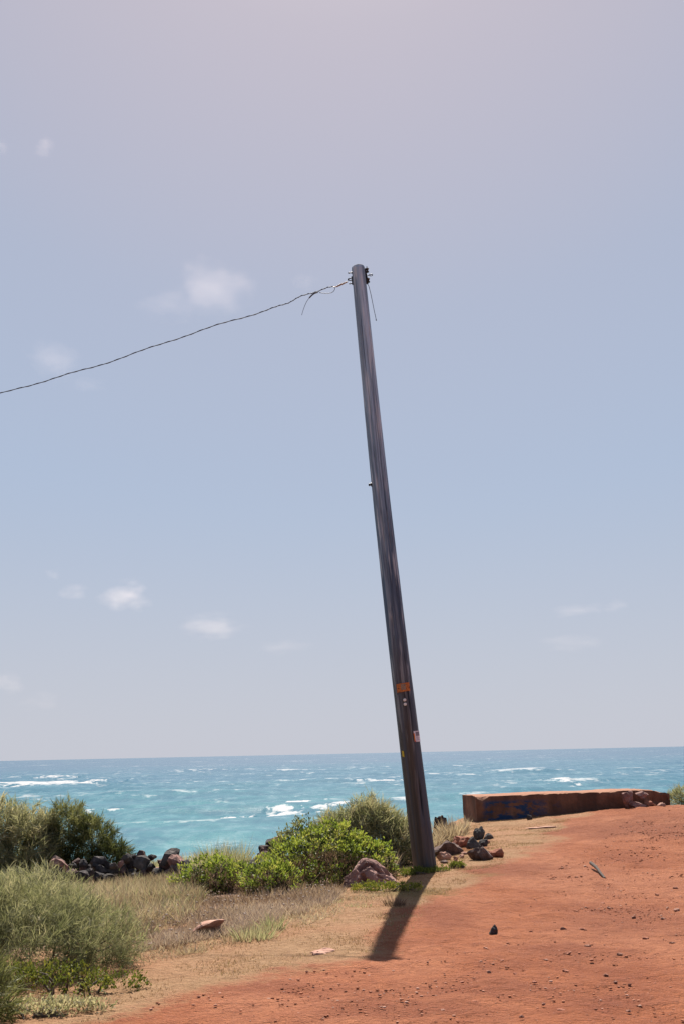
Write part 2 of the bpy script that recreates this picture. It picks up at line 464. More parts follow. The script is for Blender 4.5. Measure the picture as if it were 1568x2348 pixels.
# ------------------------------------------------------------------ ground sheet
def axis(fine0, fine1, step, far0, far1):
    c = list(np.arange(fine0, fine1 + 1e-6, step))
    a, s = fine0, step
    lo = []
    while a > far0:
        s *= 1.35; a -= s; lo.append(max(a, far0))
    b, s = c[-1], step
    hi = []
    while b < far1:
        s *= 1.35; b += s; hi.append(min(b, far1))
    return np.array(lo[::-1] + c + hi)

LOOSE = [(gnd(U, V), a, b) for U, V, a, b in ((1480, 2110, 0.85, 1.2), (1270, 2185, 0.6, 0.55), (1200, 2270, 0.6, 0.4), (1010, 2095, 0.35, 1.1), (1150, 1995, 0.7, 1.0),
                                              (1440, 1900, 2.4, 1.8), (640, 2270, 0.5, 0.35), (980, 2320, 0.55, 0.3), (1420, 2290, 0.5, 0.3))]
def loose(x, y):
    """where the crust is broken into darker loose gravelly dirt"""
    r = np.zeros_like(x)
    for p, a, b in LOOSE:
        r = np.maximum(r, np.exp(-((x - p.x) / a) ** 2 - ((y - p.y) / b) ** 2))
    q = 0.86 * x + 0.5 * y
    r = r + 0.30 * fbm(x * 1.4, y * 1.1, o=4, s=91, gain=0.6) + 0.16 * np.sin((0.55 * y - 0.84 * x) * 5.2 + 0.8 * vnoise(x * 0.7, y * 0.7, s=93)) * sstep(-0.3, 0.6, vnoise(q * 0.35, x * 0.3, s=95))
    return np.clip(r, 0, 1)

def build_ground():
    xs = axis(-8.5, 10.5, 0.055, -900, 900)
    ys = axis(4.6, 30, 0.062, -1500, 60)
    X, Y = np.meshgrid(xs, ys)
    x, y = X.ravel(), Y.ravel()
    z = height(x, y)
    sdr = poly_sd(x, y, RED)
    red = sstep(-0.55, 0.55, sdr + 0.35 * fbm(x * 0.8, y * 0.8, o=3, s=11))
    rb = gnd(1068, 1948)
    red = np.maximum(red, 0.75 * np.exp(-((x - rb.x) / 0.55) ** 2 - ((y - rb.y) / 1.0) ** 2))
    # relief of trampled dirt: lumps and faint wheel ruts running off to the right
    q = 0.55 * y - 0.84 * x
    rough = (0.011 * fbm(x * 3.1, y * 3.1, o=4, s=21, gain=0.6) + 0.006 * np.maximum(fbm(x * 7.3, y * 7.3, o=2, s=27), 0)) * (0.5 + 0.9 * red)
    rut = -0.02 * (np.exp(-((q - 0.9) / 0.28) ** 2) + np.exp(-((q + 0.9) / 0.3) ** 2)) * red
    near = (y > 3) & (y < 32)
    z = z + np.where(near, rough + rut, 0)
    d = (x + 4) * -0.84 + (y - 6.5) * 0.543
    dry = sstep(0.4, 1.5, d + 0.4 * fbm(x, y, o=2, s=31)) * (1 - sstep(0.4, 1.4, x)) * (1 - red)
    green = np.exp(-((x - 0.7) / 0.8) ** 2 - ((y - 13.0) / 0.9) ** 2) * 0.7 + np.exp(-((x - 1.6) / 0.5) ** 2 - ((y - 14.6) / 0.5) ** 2) * 0.6
    green = green + 0.8 * sstep(27, 29, y) * sstep(6, 9, x)
    nx, ny = len(xs), len(ys)
    i = np.arange(nx * ny).reshape(ny, nx)
    quads = np.stack([i[:-1, :-1], i[:-1, 1:], i[1:, 1:], i[1:, :-1]], -1).reshape(-1, 4)
    me = mesh_np('ground', np.stack([x, y, z], 1), quads, None, {'red': red, 'dry': dry, 'green': green, 'loose': loose(x, y)}, True)
    return tag(link('ground', me, M['ground']), kind='structure')
build_ground()

# ------------------------------------------------------------------ sea
SEA = -4.5
def build_sea():
    inv = np.linspace(1 / 34.0, 1 / 2600.0, 560)
    ys = np.concatenate([1 / inv, np.geomspace(2900, 30000, 18)])
    ta = np.tan(np.radians(np.concatenate([np.linspace(-80, -22, 24)[:-1], np.linspace(-22, 22, 440), np.linspace(22, 80, 24)[1:]])))
    T, Yy = np.meshgrid(ta, ys)
    X = T * Yy
    dy = np.gradient(ys)[:, None] + 0 * X
    dx = np.abs(np.gradient(ta))[None, :] * Yy
    z = np.zeros_like(X); crest = np.zeros_like(X)
    r2 = np.random.default_rng(3)
    for k in range(46):
        lam = 7.5 * (1.055 ** k)
        ang = r2.normal(-0.18, 0.42)
        amp = 0.0040 * lam ** 0.9 * (0.6 + 0.8 * r2.random()) * math.exp(-(lam / 75) ** 2)
        kx, ky = 2 * math.pi / lam * math.sin(ang), 2 * math.pi / lam * math.cos(ang)
        ph = kx * X + ky * Yy + r2.random() * 6.28
        sp = np.abs(math.cos(ang)) * dy + np.abs(math.sin(ang)) * dx
        fade = 1 - sstep(0.22, 0.5, sp / lam)
        a = np.sin(ph); s_ = amp * (a + 0.25 * np.cos(2 * ph)) * fade
        z += s_; crest += amp * a
    patch = fbm(X * 0.012, Yy * 0.008, o=2, s=40)
    crest = crest / crest[:500].std()
    foam = np.zeros_like(X)
    cr = crest + 0.5 * patch
    # breaking waves over the shallow reef
    for U0, U1, V0, hgt, wid in ((-60, 238, 1800, 1.0, 20), (60, 160, 1790, 1.5, 16), (600, 735, 1830, 0.25, 5), (630, 730, 1842, 0.12, 4), (600, 700, 1853, 0.12, 4), (605, 735, 1862, 0.2, 4), (560, 615, 1825, 0.1, 2.5),
                                 (505, 580, 1868, 0.4, 4), (705, 790, 1852, 0.25, 5), (195, 232, 1862, 0.3, 3), (255, 285, 1859, 0.25, 2),
                                 (820, 900, 1790, 0.5, 12), (1190, 1270, 1790, 0.4, 16)):
        uc = (U0 + U1) / 2
        d = ray(uc, V0); t = (SEA - CAM_H) / d.z
        y0 = d.y * t; x0 = d.x * t; wx = (U1 - U0) / 2 / FPX * y0
        yy = Yy - y0 - 0.12 * (X - x0) + 1.1 * wid * fbm(X / wid * 0.5, X * 0 + U0, o=3, s=50)
        env = 1 - sstep(0.35, 1.15, np.abs(X - x0) / wx + 0.75 * fbm(X / wx * 3, Yy / wid * 0.8, o=4, s=52))
        ridge = np.exp(-(yy / wid) ** 2)
        z += hgt * ridge * env
        foam = np.maximum(foam, 0.72 * env * np.exp(-((yy + wid * 0.3) / (wid * 1.1)) ** 2))
    off = np.sqrt(np.clip((np.hypot(X, Yy) - 40) / 900, 0, 1))
    off = off + 0.08 * fbm(X * 0.02, Yy * 0.01, o=3, s=47)
    ny, nx = X.shape
    i = np.arange(nx * ny).reshape(ny, nx)
    quads = np.stack([i[:-1, :-1], i[:-1, 1:], i[1:, 1:], i[1:, :-1]], -1).reshape(-1, 4)
    V = np.stack([X.ravel(), Yy.ravel(), SEA + z.ravel()], 1)
    me = mesh_np('sea', V, quads, None, {'offshore': off.ravel(), 'foam': foam.ravel(), 'crest': cr.ravel()}, True)
    tag(link('sea', me, M['sea']), kind='structure')
build_sea()

# ------------------------------------------------------------------ generic shapes
def tube_mesh(name, pts, radii, sides=8, attrs=None):
    pts = [Vector(p) for p in pts]
    n = len(pts)
    if not hasattr(radii, '__len__'): radii = [radii] * n
    V, F, T = [], [], []
    up = Vector((0.13, 0.2, 1)).normalized()
    for i, p in enumerate(pts):
        t = (pts[min(i + 1, n - 1)] - pts[max(i - 1, 0)]).normalized()
        a = t.cross(up)
        if a.length < 0.05: a = t.cross(Vector((1, 0, 0)))
        a.normalize(); b = t.cross(a)
        for k in range(sides):
            q = 2 * math.pi * k / sides
            V.append(p + (a * math.cos(q) + b * math.sin(q)) * radii[i])
    for i in range(n - 1):
        for k in range(sides):
            k2 = (k + 1) % sides
            F.append((i * sides + k, i * sides + k2, (i + 1) * sides + k2, (i + 1) * sides + k))
    V.append(pts[0]); V.append(pts[-1])
    for k in range(sides):
        T.append((len(V) - 2, (k + 1) % sides, k))
        T.append((len(V) - 1, (n - 1) * sides + k, (n - 1) * sides + (k + 1) % sides))
    return mesh_np(name, [tuple(v) for v in V], F, T, attrs, True)

def join(meshes, name, smooth=None):
    bm = bmesh.new()
    for m in meshes:
        bm.from_mesh(m)
    out = bpy.data.meshes.new(name)
    bm.to_mesh(out); bm.free()
    for m in meshes: bpy.data.meshes.remove(m)
    return out

_ico = {}
def ico(sub):
    if sub not in _ico:
        bm = bmesh.new()
        bmesh.ops.create_icosphere(bm, subdivisions=sub, radius=1)
        _ico[sub] = (np.array([v.co[:] for v in bm.verts]), np.array([[v.index for v in f.verts] for f in bm.faces]))
        bm.free()
    return _ico[sub]

def rock_verts(size, seed, sub=3, planes=9, rough=0.12, taper=0.0, pits=0.0):
    """angular lump: a ball cut by random planes, then roughened"""
    r = np.random.default_rng(seed)
    V, F = ico(sub)
    V = V.copy()
    for k in range(planes):
        nrm = r.normal(size=3); nrm /= np.linalg.norm(nrm)
        h = 0.45 + 0.36 * r.random()
        d = V @ nrm
        V -= np.outer(np.maximum(d - h, 0) * 0.92, nrm)
    o = r.random(3) * 50
    n = fbm(V[:, 0] * 1.7 + o[0], V[:, 1] * 1.7 + o[1], V[:, 2] * 1.7 + o[2], o=4, s=seed % 97, gain=0.6)
    V *= (1 + rough * n)[:, None]
    if pits:
        n2 = fbm(V[:, 0] * 4.2 + o[1], V[:, 1] * 4.2 + o[2], V[:, 2] * 4.2 + o[0], o=2, s=seed % 89)
        V *= (1 - pits * np.maximum(n2 - 0.22, 0))[:, None]
    V = V - (V.max(0) + V.min(0)) / 2
    V = V / (V.max(0) - V.min(0)) * 2
    if taper: V[:, :2] *= (1 - taper * (V[:, 2:3] + 1) / 2) / (1 - taper * 0.15)
    ang = r.normal(0, 0.25)
    V = V * np.array(size)
    c, s = math.cos(ang), math.sin(ang)
    V = V @ np.array([[c, s, 0], [-s, c, 0], [0, 0, 1]])
    return V, F

def rock_mesh(name, size, seed, sub=3, planes=9, rough=0.12, smooth=False, taper=0.0, pits=0.0):
    V, F = rock_verts(size, seed, sub, planes, rough, taper, pits)
    return mesh_np(name, V, None, F, None, smooth)

def blades(base, dirs, L, W, bend, tint, tipw=0.0):
    """thin curved two-segment blades as arrays (verts, quads, tris, tint)"""
    n = len(base)
    side = np.cross(dirs, rng.normal(size=(n, 3)))
    side /= np.linalg.norm(side, axis=1)[:, None] + 1e-9
    L = np.broadcast_to(L, n)[:, None]; W = np.broadcast_to(W, n)[:, None]
    mid = base + dirs * L * 0.55 + bend * 0.3
    tip = base + dirs * L + bend
    V = np.stack([base - side * W * 0.5, base + side * W * 0.5, mid - side * W * 0.42, mid + side * W * 0.42, tip], 1).reshape(-1, 3)
    k = np.arange(n)[:, None] * 5
    return V, k + np.array([0, 1, 3, 2]), k + np.array([2, 3, 4]), np.repeat(tint, 5)

def leaves(base, dirs, L, W, tint):
    n = len(base)
    side = np.cross(dirs, rng.normal(size=(n, 3)))
    side /= np.linalg.norm(side, axis=1)[:, None] + 1e-9
    nrm = np.cross(dirs, side)
    L = np.broadcast_to(L, n)[:, None]; W = np.broadcast_to(W, n)[:, None]
    m = base + dirs * L * 0.6 + nrm * L * 0.08
    V = np.stack([base, m - side * W * 0.5, base + dirs * L, m + side * W * 0.5], 1).reshape(-1, 3)
    k = np.arange(n)[:, None] * 4
    return V, k + np.array([0, 1, 2, 3]), np.zeros((0, 3), int), np.repeat(tint, 4)

def merge(parts):
    V, Q, T, A = [], [], [], []
    o = 0
    for v, q, t, a in parts:
        V.append(v); Q.append(q + o); T.append(t + o); A.append(a); o += len(v)
    return np.concatenate(V), np.concatenate(Q), np.concatenate(T), np.concatenate(A)

def foliage(name, data, mat, parent=None, loc=(0, 0, 0), kind='stuff'):
    V, Q, T, A = data
    me = mesh_np(name, V, Q if len(Q) else None, T if len(T) else None, {'tint': np.clip(A, 0, 1)})
    o = link(name, me, mat, parent, loc)
    if kind: o['kind'] = kind
    return o

def unit(a):
    return a / (np.linalg.norm(a, axis=1)[:, None] + 1e-9)

def shell_points(lobes, n, lo=0.7, floor=0.03):
    """points near the surface of a union of ellipsoids, with outward normals; lobes = (x,y,z,rx,ry,rz)"""
    lob = np.array(lobes, float)
    wgt = lob[:, 3] * lob[:, 5]; wgt /= wgt.sum()
    P, N = [], []
    while sum(len(p) for p in P) < n:
        k = rng.choice(len(lob), n * 2, p=wgt)
        d = unit(rng.normal(size=(n * 2, 3)))
        rr = lo + (1.05 - lo) * rng.random(n * 2) ** 0.6
        p = lob[k, :3] + d * lob[k, 3:] * rr[:, None]
        nn = unit(d / lob[k, 3:])
        ok = p[:, 2] > floor
        # reject points deep inside another lobe
        for j in range(len(lob)):
            q = np.linalg.norm((p - lob[j, :3]) / lob[j, 3:], axis=1)
            ok &= (q > lo - 0.02) | (rng.random(n * 2) < 0.1)
        P.append(p[ok]); N.append(nn[ok])
    return np.concatenate(P)[:n], np.concatenate(N)[:n]

def stems(parent, lobes, count, seed, r0=0.014, name='stem'):
    rr = random.Random(seed)
    ms = []
    for k in range(count):
        l = rr.choice(lobes)
        tgt = Vector((l[0] + rr.uniform(-.7, .7) * l[3], l[1] + rr.uniform(-.7, .7) * l[4], l[2] + rr.uniform(0, .7) * l[5]))
        b = Vector((l[0] * 0.5 + rr.uniform(-.15, .15), l[1] * 0.5 + rr.uniform(-.15, .15), -0.08))
        mid = (b + tgt) / 2 + Vector((rr.uniform(-.08, .08), rr.uniform(-.08, .08), 0.05))
        pts = [b, (b + mid) / 2 + Vector((rr.uniform(-.03, .03), rr.uniform(-.03, .03), 0)), mid, (mid + tgt) / 2 + Vector((rr.uniform(-.04, .04), 0, rr.uniform(-.02, .03))), tgt]
        ms.append(tube_mesh('s', pts, [r0, r0 * .8, r0 * .65, r0 * .5, r0 * .25], 5))
    o = link(name, join(ms, name), M['bark'], parent)
    o['kind'] = 'stuff'
    return o

def leafy_shrub(name, label, cat, loc, lobes, nclump, per, leaf, mat, seed, group=None, tint=(0.5, 0.2), dead=0):
    root = tag(empty(name, loc), label, cat, group)
    P, N = shell_points(lobes, nclump, 0.72)
    k = np.repeat(np.arange(nclump), per)
    n = len(k)
    ct = rng.normal(tint[0], tint[1], nclump)
    base = P[k] + rng.normal(size=(n, 3)) * leaf * 0.6
    d = unit(N[k] * 0.7 + np.array([0, 0, 0.5]) + rng.normal(size=(n, 3)) * 0.75)
    data = [leaves(base, d, leaf * rng.uniform(0.6, 1.25, n), leaf * rng.uniform(0.32, 0.55, n), ct[k] + rng.normal(0, 0.1, n))]
    if dead:                                   # inner leaves tinted dark: shade in the bush's gaps put into colour
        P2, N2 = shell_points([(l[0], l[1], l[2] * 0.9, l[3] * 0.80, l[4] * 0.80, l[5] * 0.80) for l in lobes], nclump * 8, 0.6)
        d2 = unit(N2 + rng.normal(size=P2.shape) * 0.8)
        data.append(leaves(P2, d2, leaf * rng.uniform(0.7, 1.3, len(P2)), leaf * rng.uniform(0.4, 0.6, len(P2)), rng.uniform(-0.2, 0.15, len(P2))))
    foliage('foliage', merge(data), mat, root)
    if dead:
        P, N = shell_points([(l[0], l[1], l[2] * 0.45, l[3] * 1.0, l[4] * 1.0, l[5] * 0.6) for l in lobes], dead, 0.75, -0.02)
        dd = unit(rng.normal(size=(dead, 3)) * 0.5 + np.array([0, 0, 0.8]) + N * 0.3)
        foliage('dead_twigs', blades(P - dd * 0.05, dd, rng.uniform(0.06, 0.2, dead), rng.uniform(0.004, 0.009, dead), rng.normal(size=(dead, 3)) * 0.03, rng.uniform(0, 0.8, dead)), M['brown'], root)
    stems(root, lobes, 9, seed)
    return root

def feathery_shrub(name, label, cat, loc, lobes, ntuft, per, L, W, mat, seed, group=None, up=0.8, tint=(0.5, 0.2), spread=0.06, tall=0.25):
    """fine-leaved shrub: sprays of thin leaves leaning outward and up from many twig ends"""
    root = tag(empty(name, loc), label, cat, group)
    P, N = shell_points(lobes, ntuft, 0.62)
    k = np.repeat(np.arange(ntuft), per)
    n = len(k)
    td = unit(N * 0.6 + np.array([0, 0, up]) + rng.normal(size=(ntuft, 3)) * 0.45)
    ct = rng.normal(tint[0], tint[1], ntuft)
    along = rng.random(n) * L * 1.3
    base = P[k] + td[k] * (along - L * 0.5)[:, None] + rng.normal(size=(n, 3)) * spread * 0.35
    d = unit(td[k] + rng.normal(size=(n, 3)) * 0.42)
    bend = rng.normal(size=(n, 3)) * L * 0.22 + np.array([0, 0, -0.10 * L])
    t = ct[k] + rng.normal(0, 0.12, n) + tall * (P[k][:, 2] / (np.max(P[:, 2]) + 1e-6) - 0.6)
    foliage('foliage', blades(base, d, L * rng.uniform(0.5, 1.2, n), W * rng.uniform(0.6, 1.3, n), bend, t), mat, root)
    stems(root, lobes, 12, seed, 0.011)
    return root

def pts_in_poly(poly, n):
    poly = np.array([tuple(p)[:2] for p in poly], float)
    lo, hi = poly.min(0), poly.max(0)
    out = []
    while sum(len(o) for o in out) < n:
        p = lo + (hi - lo) * rng.random((n * 3, 2))
        out.append(p[poly_sd(p[:, 0], p[:, 1], poly) > 0])
    return np.concatenate(out)[:n]

def grass_stuff(name, label, cat, polys, n, L, W, mat, tint=(0.5, 0.22), lean=0.35, clump=0.25, cl_scale=2.0):
    P = []
    tot = 0
    for poly, share in polys:
        m = int(n * share)
        p = pts_in_poly(poly, m * 2)
        keep = fbm(p[:, 0] * cl_scale, p[:, 1] * cl_scale, o=3, s=61) > rng.normal(-0.25, clump, len(p))
        P.append(p[keep][:m])
    p = np.concatenate(P)
    m = len(p)
    base = np.stack([p[:, 0], p[:, 1], height(p[:, 0], p[:, 1]) - 0.012], 1)
    d = unit(rng.normal(size=(m, 3)) * lean + np.array([0.05, 0, 1]))
    patch = fbm(p[:, 0] * 1.3, p[:, 1] * 1.3, o=3, s=71)
    LL = L * rng.uniform(0.45, 1.25, m) * (1 + 0.35 * patch)
    bend = rng.normal(size=(m, 3)) * np.array([1, 1, 0.2]) * (LL * 0.25)[:, None]
    t = rng.normal(tint[0], tint[1], m) + 0.25 * patch
    o = foliage(name, blades(base, d, LL, W * rng.uniform(0.6, 1.4, m), bend, t), mat)
    return tag(o, label, cat, kind='stuff')

def tuft(name, label, loc, n, L, W, mat, r=0.1, group=None, tint=(0.5, 0.25), lean=0.45, cat='grass tuft'):
    a = rng.random(n) * 6.28; q = r * np.sqrt(rng.random(n))
    base = np.stack([np.cos(a) * q, np.sin(a) * q, np.full(n, -0.02)], 1)
    d = unit(np.stack([np.cos(a) * q / r * lean, np.sin(a) * q / r * lean, np.ones(n)], 1) + rng.normal(size=(n, 3)) * 0.22)
    LL = L * rng.uniform(0.4, 1.15, n)
    bend = d * np.array([1, 1, -0.3]) * (LL * 0.35)[:, None] + rng.normal(size=(n, 3)) * (LL * 0.08)[:, None]
    o = foliage(name, blades(base, d, LL, W * rng.uniform(0.6, 1.3, n), bend, rng.normal(tint[0], tint[1], n)), mat, None, loc, None)
    return tag(o, label, cat, group)

# ------------------------------------------------------------------ utility pole
PB = gnd(975, 1999)
PY = PB.y
PT = at(820, 610, PY + 0.05)
def build_pole():
    ax = PT - PB
    H = ax.length
    root = tag(empty('utility_pole', PB), 'tall weathered wooden utility pole leaning left, grey at the top and dark at the foot', 'utility pole')
    az = ax.normalized(); ay = (Vector((0, 1, 0)) - az * az.y).normalized(); axx = ay.cross(az)
    root.rotation_euler = Matrix((axx, ay, az)).transposed().to_euler()
    # the shaft: tapered, slightly bowed, with long drying cracks
    ns, nh = 150, 170
    th = np.linspace(0, 2 * math.pi, ns, endpoint=False)
    zz = np.concatenate([np.linspace(-0.6, H - 0.05, nh), [H - 0.02, H - 0.004, H + 0.004]])
    rr = np.interp(zz, [-0.6, 0, 1.5, H], [0.158, 0.153, 0.142, 0.093])
    rr[-3:] *= [0.97, 0.8, 0.4]
    TH, Z = np.meshgrid(th, zz)
    rad = np.repeat(rr[:, None], ns, 1)
    rad = rad + 0.0035 * fbm(np.cos(TH) * 2.2, np.sin(TH) * 2.2, Z * 0.5, o=3, s=3)
    rad = rad - 0.004 * np.maximum(fbm(np.cos(TH) * 9, np.sin(TH) * 9, Z * 0.7, o=2, s=8) - 0.35, 0) * 3
    for a0, w_, z0, z1, dp in ((-1.12, 0.06, 0.6, H - 1.4, 0.030), (-1.55, 0.035, 0.9, 3.6, 0.010), (-0.85, 0.035, 3.2, H - 0.2, 0.018), (-1.9, 0.05, 2.6, H - 0.6, 0.016), (-1.4, 0.03, 5.0, H - 0.9, 0.014), (-2.1, 0.035, 1.0, 5.0, 0.009), (-1.75, 0.03, 4.2, 6.2, 0.012), (1.2, .05, .5, 6, .02), (2.6, .04, 1, 7, .015), (0.1, 0.04, 1.5, 6.5, 0.012)):
        wander = a0 + 0.09 * vnoise(Z * 1.1, Z * 0 + a0 * 5, s=12) + 0.04 * vnoise(Z * 4, Z * 0 + a0 * 9, s=13)
        dd = (TH - wander + math.pi) % (2 * math.pi) - math.pi
        rad -= 1.5 * dp * np.exp(-(dd / w_) ** 2) * sstep(z0, z0 + 0.3, Z) * (1 - sstep(z1 - 0.4, z1, Z)) * np.clip(0.75 + vnoise(Z * 2.2, Z * 0 + a0, s=15), 0.2, 1)
    bow = 0.035 * np.sin(np.clip(Z / H, 0, 1) * math.pi)
    V = np.stack([np.cos(TH) * rad - bow, np.sin(TH) * rad, Z], -1).reshape(-1, 3)
    nz = len(zz)
    i = np.arange(nz * ns).reshape(nz, ns)
    j = np.roll(i, -1, 1)
    q = np.stack([i[:-1], j[:-1], j[1:], i[1:]], -1).reshape(-1, 4)
    V = np.vstack([V, [[0, 0, H + 0.006]]])
    t = [(nz * ns, i[-1][k], j[-1][k]) for k in range(ns)]
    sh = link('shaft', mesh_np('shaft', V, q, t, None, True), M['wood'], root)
    sh.data.materials.append(mat_plain('dark_end_grain', (0.11, 0.10, 0.10), 0.95, 0, 0.5, 60, 0.1))
    for poly in sh.data.polygons:
        if poly.center.z > H - 0.03 and poly.normal.z > 0.4: poly.material_index = 1

    def rad_at(z): return float(np.interp(z, [0, 1.5, H], [0.153, 0.142, 0.093]))
    def bow_at(z): return 0.035 * math.sin(z / H * math.pi)
    # root axes: local -Y faces the camera, local X to the right
    def curved(name, ang0, ang1, z0, z1, mat, off=0.004, par=root, thick=0.003, segs=8, skew=0.0):
        V, F = [], []
        for a in np.linspace(ang0, ang1, segs + 1):
            for z_ in (z0, z1):
                for dr in (0, thick):
                    r_ = rad_at(z_) + off + dr
                    zs = z_ + skew * (a - ang0)
                    V.append((r_ * math.cos(a) - bow_at(zs), r_ * math.sin(a), zs))
        for k in range(segs):
            b = k * 4; c = b + 4
            F += [(b + 1, c + 1, c + 3, b + 3), (b, b + 2, c + 2, c), (b, c, c + 1, b + 1), (b + 2, b + 3, c + 3, c + 2)]
        e = segs * 4
        F += [(0, 1, 3, 2), (e, e + 2, e + 3, e + 1)]
        return link(name, mesh_np(name, V, F), mat, par)
    def zof(V):        # height along the pole of a picture row on the axis
        return (V - 1999) / (610 - 1999)
    def hgt(V):
        best = min(np.linspace(0, H, 900), key=lambda z_: abs(proj(PB + ax.normalized() * z_)[1] - V))
        return float(best)
    FR = -math.pi / 2
    z1, z0 = hgt(1569), hgt(1587)
    tg = curved('name_plate', FR - 0.70, FR + 0.62, z0, z1, M['rust_tag'], skew=0.008)
    tg['label'] = 'faded orange plate wrapped across the pole'
    curved('plate_wear', FR - 0.25, FR + 0.2, z0 + 0.03, z1 - 0.006, mat_plain('worn_grey_plate', (0.30, 0.20, 0.14), 0.7, 0, 0.4, 50), off=0.0075, par=tg, thick=0.0008)
    for px in (-1, 1):
        curved('nail', FR - 0.04 + 0.54 * px, FR + 0.04 + 0.54 * px, (z0 + z1) / 2 - 0.006, (z0 + z1) / 2 + 0.006, M['steel'], off=0.0078, par=tg, segs=2)
    for V_ in (1605, 1615.5):
        z_ = hgt(V_)
        bm = bmesh.new()
        bmesh.ops.create_cone(bm, cap_ends=True, segments=20, radius1=0.021, radius2=0.017, depth=0.008,
                              matrix=Matrix.Translation((-bow_at(z_) - 0.006, -rad_at(z_) - 0.004, z_)) @ Matrix.Rotation(R(90), 4, 'X'))
        me = bpy.data.meshes.new('reflector'); bm.to_mesh(me); bm.free()
        link('reflector', me, M['white'], root)
    z1, z0 = hgt(1677), hgt(1703)
    zm = z0 + 0.55 * (z1 - z0)
    st = curved('sticker', FR + 0.42, FR + 1.25, z0, z1, M['paper'])
    st['label'] = 'torn white paper sticker with an orange edge'
    curved('orange_edge', FR + 0.40, FR + 0.50, z0 + 0.012, z1 - 0.03, M['orange'], off=0.0076, par=st, thick=0.001, segs=3)
    curved('red_corner', FR + 0.42, FR + 0.56, z0 + 0.002, z0 + 0.014, M['redprint'], off=0.0080, par=st, thick=0.001, segs=3)
    curved('picture_print', FR + 0.62, FR + 1.14, zm, z1 - 0.012, M['ink'], off=0.0076, par=st, thick=0.001)
    for k in range(4):
        zz_ = z0 + 0.022 + k * 0.016
        curved('text_line', FR + 0.62, FR + 1.05 - 0.1 * (k % 2), zz_, zz_ + 0.004, M['ink'], off=0.0076, par=st, thick=0.001)
    z1, z0 = hgt(1719), hgt(1732)
    curved('yellow_tag', FR - 0.98, FR - 0.74, z0, z1, M['yellow'], skew=-0.04, segs=3)

    def bolt(V_, ang, length, r=0.009, head=0.017):
        z_ = hgt(V_) if V_ > 700 else V_
        a = Vector((math.cos(ang), math.sin(ang), 0))
        c = Vector((-bow_at(z_), 0, z_))
        r0 = rad_at(z_)
        m1 = tube_mesh('b', [c + a * (r0 - 0.02), c + a * (r0 + length)], r, 8)
        m2 = tube_mesh('b', [c + a * (r0 + 0.0), c + a * (r0 + 0.012)], head * 1.6, 4)
        m3 = tube_mesh('b', [c + a * (r0 + length * 0.55), c + a * (r0 + length * 0.55 + 0.014)], head, 6)
        return link('bolt', join([m1, m2, m3], 'bolt'), M['steel'], root)
    bolt(1108, math.pi, 0.045, 0.016, 0.02)
    LEFT, RIGHT = math.pi, 0.0
    bolt(H - 0.095, LEFT - 0.0, 0.062, 0.007, 0.012)
    # dead-end clevis on the left
    def bracket(name, pts_list, mat=M['steel'], par=root):
        return link(name, join([tube_mesh('t', p, r, 7) for p, r in pts_list], name), mat, par)
    xl = -rad_at(H - 0.2)
    cl = bracket('wire_clevis', [([(xl - 0.008, 0, H - 0.155), (xl - 0.008, 0, H - 0.285)], 0.013),
                                 ([(xl, 0, H - 0.175), (xl - 0.045, 0, H - 0.180), (xl - 0.066, 0, H - 0.195)], 0.008),
                                 ([(xl, 0, H - 0.215), (xl - 0.05, 0, H - 0.212), (xl - 0.066, 0, H - 0.195)], 0.008),
                                 ([(xl, 0, H - 0.262), (xl - 0.06, 0, H - 0.262)], 0.007)])
    bracket('pin', [([(xl - 0.066, -0.02, H - 0.197), (xl - 0.066, 0.02, H - 0.197)], 0.011)], par=cl)
    bracket('nut', [([(xl - 0.048, 0, H - 0.262), (xl - 0.058, 0, H - 0.262)], 0.013)], par=cl)
    # old line hardware on the right: two knobs on bent straps, and an eye hook
    xr = rad_at(H - 0.15)
    def insulator(z_, out, par):
        bm = bmesh.new()
        prof = [(0.0, -0.034), (0.020, -0.034), (0.024, -0.024), (0.014, -0.008), (0.013, 0.0), (0.022, 0.012), (0.026, 0.022), (0.016, 0.034), (0.0, 0.036)]
        vs = []
        for r_, h_ in prof:
            vs.append([bm.verts.new((out + r_ * math.cos(2 * math.pi * k / 12), r_ * math.sin(2 * math.pi * k / 12), z_ + h_)) for k in range(12)])
        for a, b in zip(vs, vs[1:]):
            for k in range(12):
                bm.faces.new((a[k], a[(k + 1) % 12], b[(k + 1) % 12], b[k]))
        bmesh.ops.remove_doubles(bm, verts=bm.verts, dist=1e-5)
        me = bpy.data.meshes.new('insulator'); bm.to_mesh(me); bm.free()
        return link('insulator', me, M['porcelain'], par)
    b1 = bracket('insulator_bracket', [([(xr + 0.004, 0, H - 0.05), (xr + 0.010, 0, H - 0.115), (xr + 0.012, 0, H - 0.150)], 0.012),
                                       ([(xr, 0, H - 0.06), (xr + 0.03, 0, H - 0.045), (xr + 0.034, 0, H - 0.02)], 0.006),
                                       ([(xr, 0, H - 0.11), (xr + 0.036, 0, H - 0.118)], 0.007),
                                       ([(xr + 0.034, 0, H - 0.05), (xr + 0.058, 0, H - 0.055)], 0.007)])
    insulator(H - 0.080, xr + 0.034, b1)
    b2 = bracket('insulator_bracket', [([(xr + 0.012, 0, H - 0.150), (xr + 0.014, 0, H - 0.290)], 0.015),
                                       ([(xr, 0, H - 0.285), (xr + 0.03, 0, H - 0.28)], 0.008),
                                       ([(xr, 0, H - 0.195), (xr + 0.03, 0, H - 0.198)], 0.008)])
    insulator(H - 0.238, xr + 0.032, b2)
    ey = [(xr, 0, H - 0.168), (xr + 0.05, 0, H - 0.160)]
    for k in range(10):
        a = R(180 - 36 * k)
        ey.append((xr + 0.078 + 0.026 * math.cos(a), 0, H - 0.160 + 0.013 * math.sin(a)))
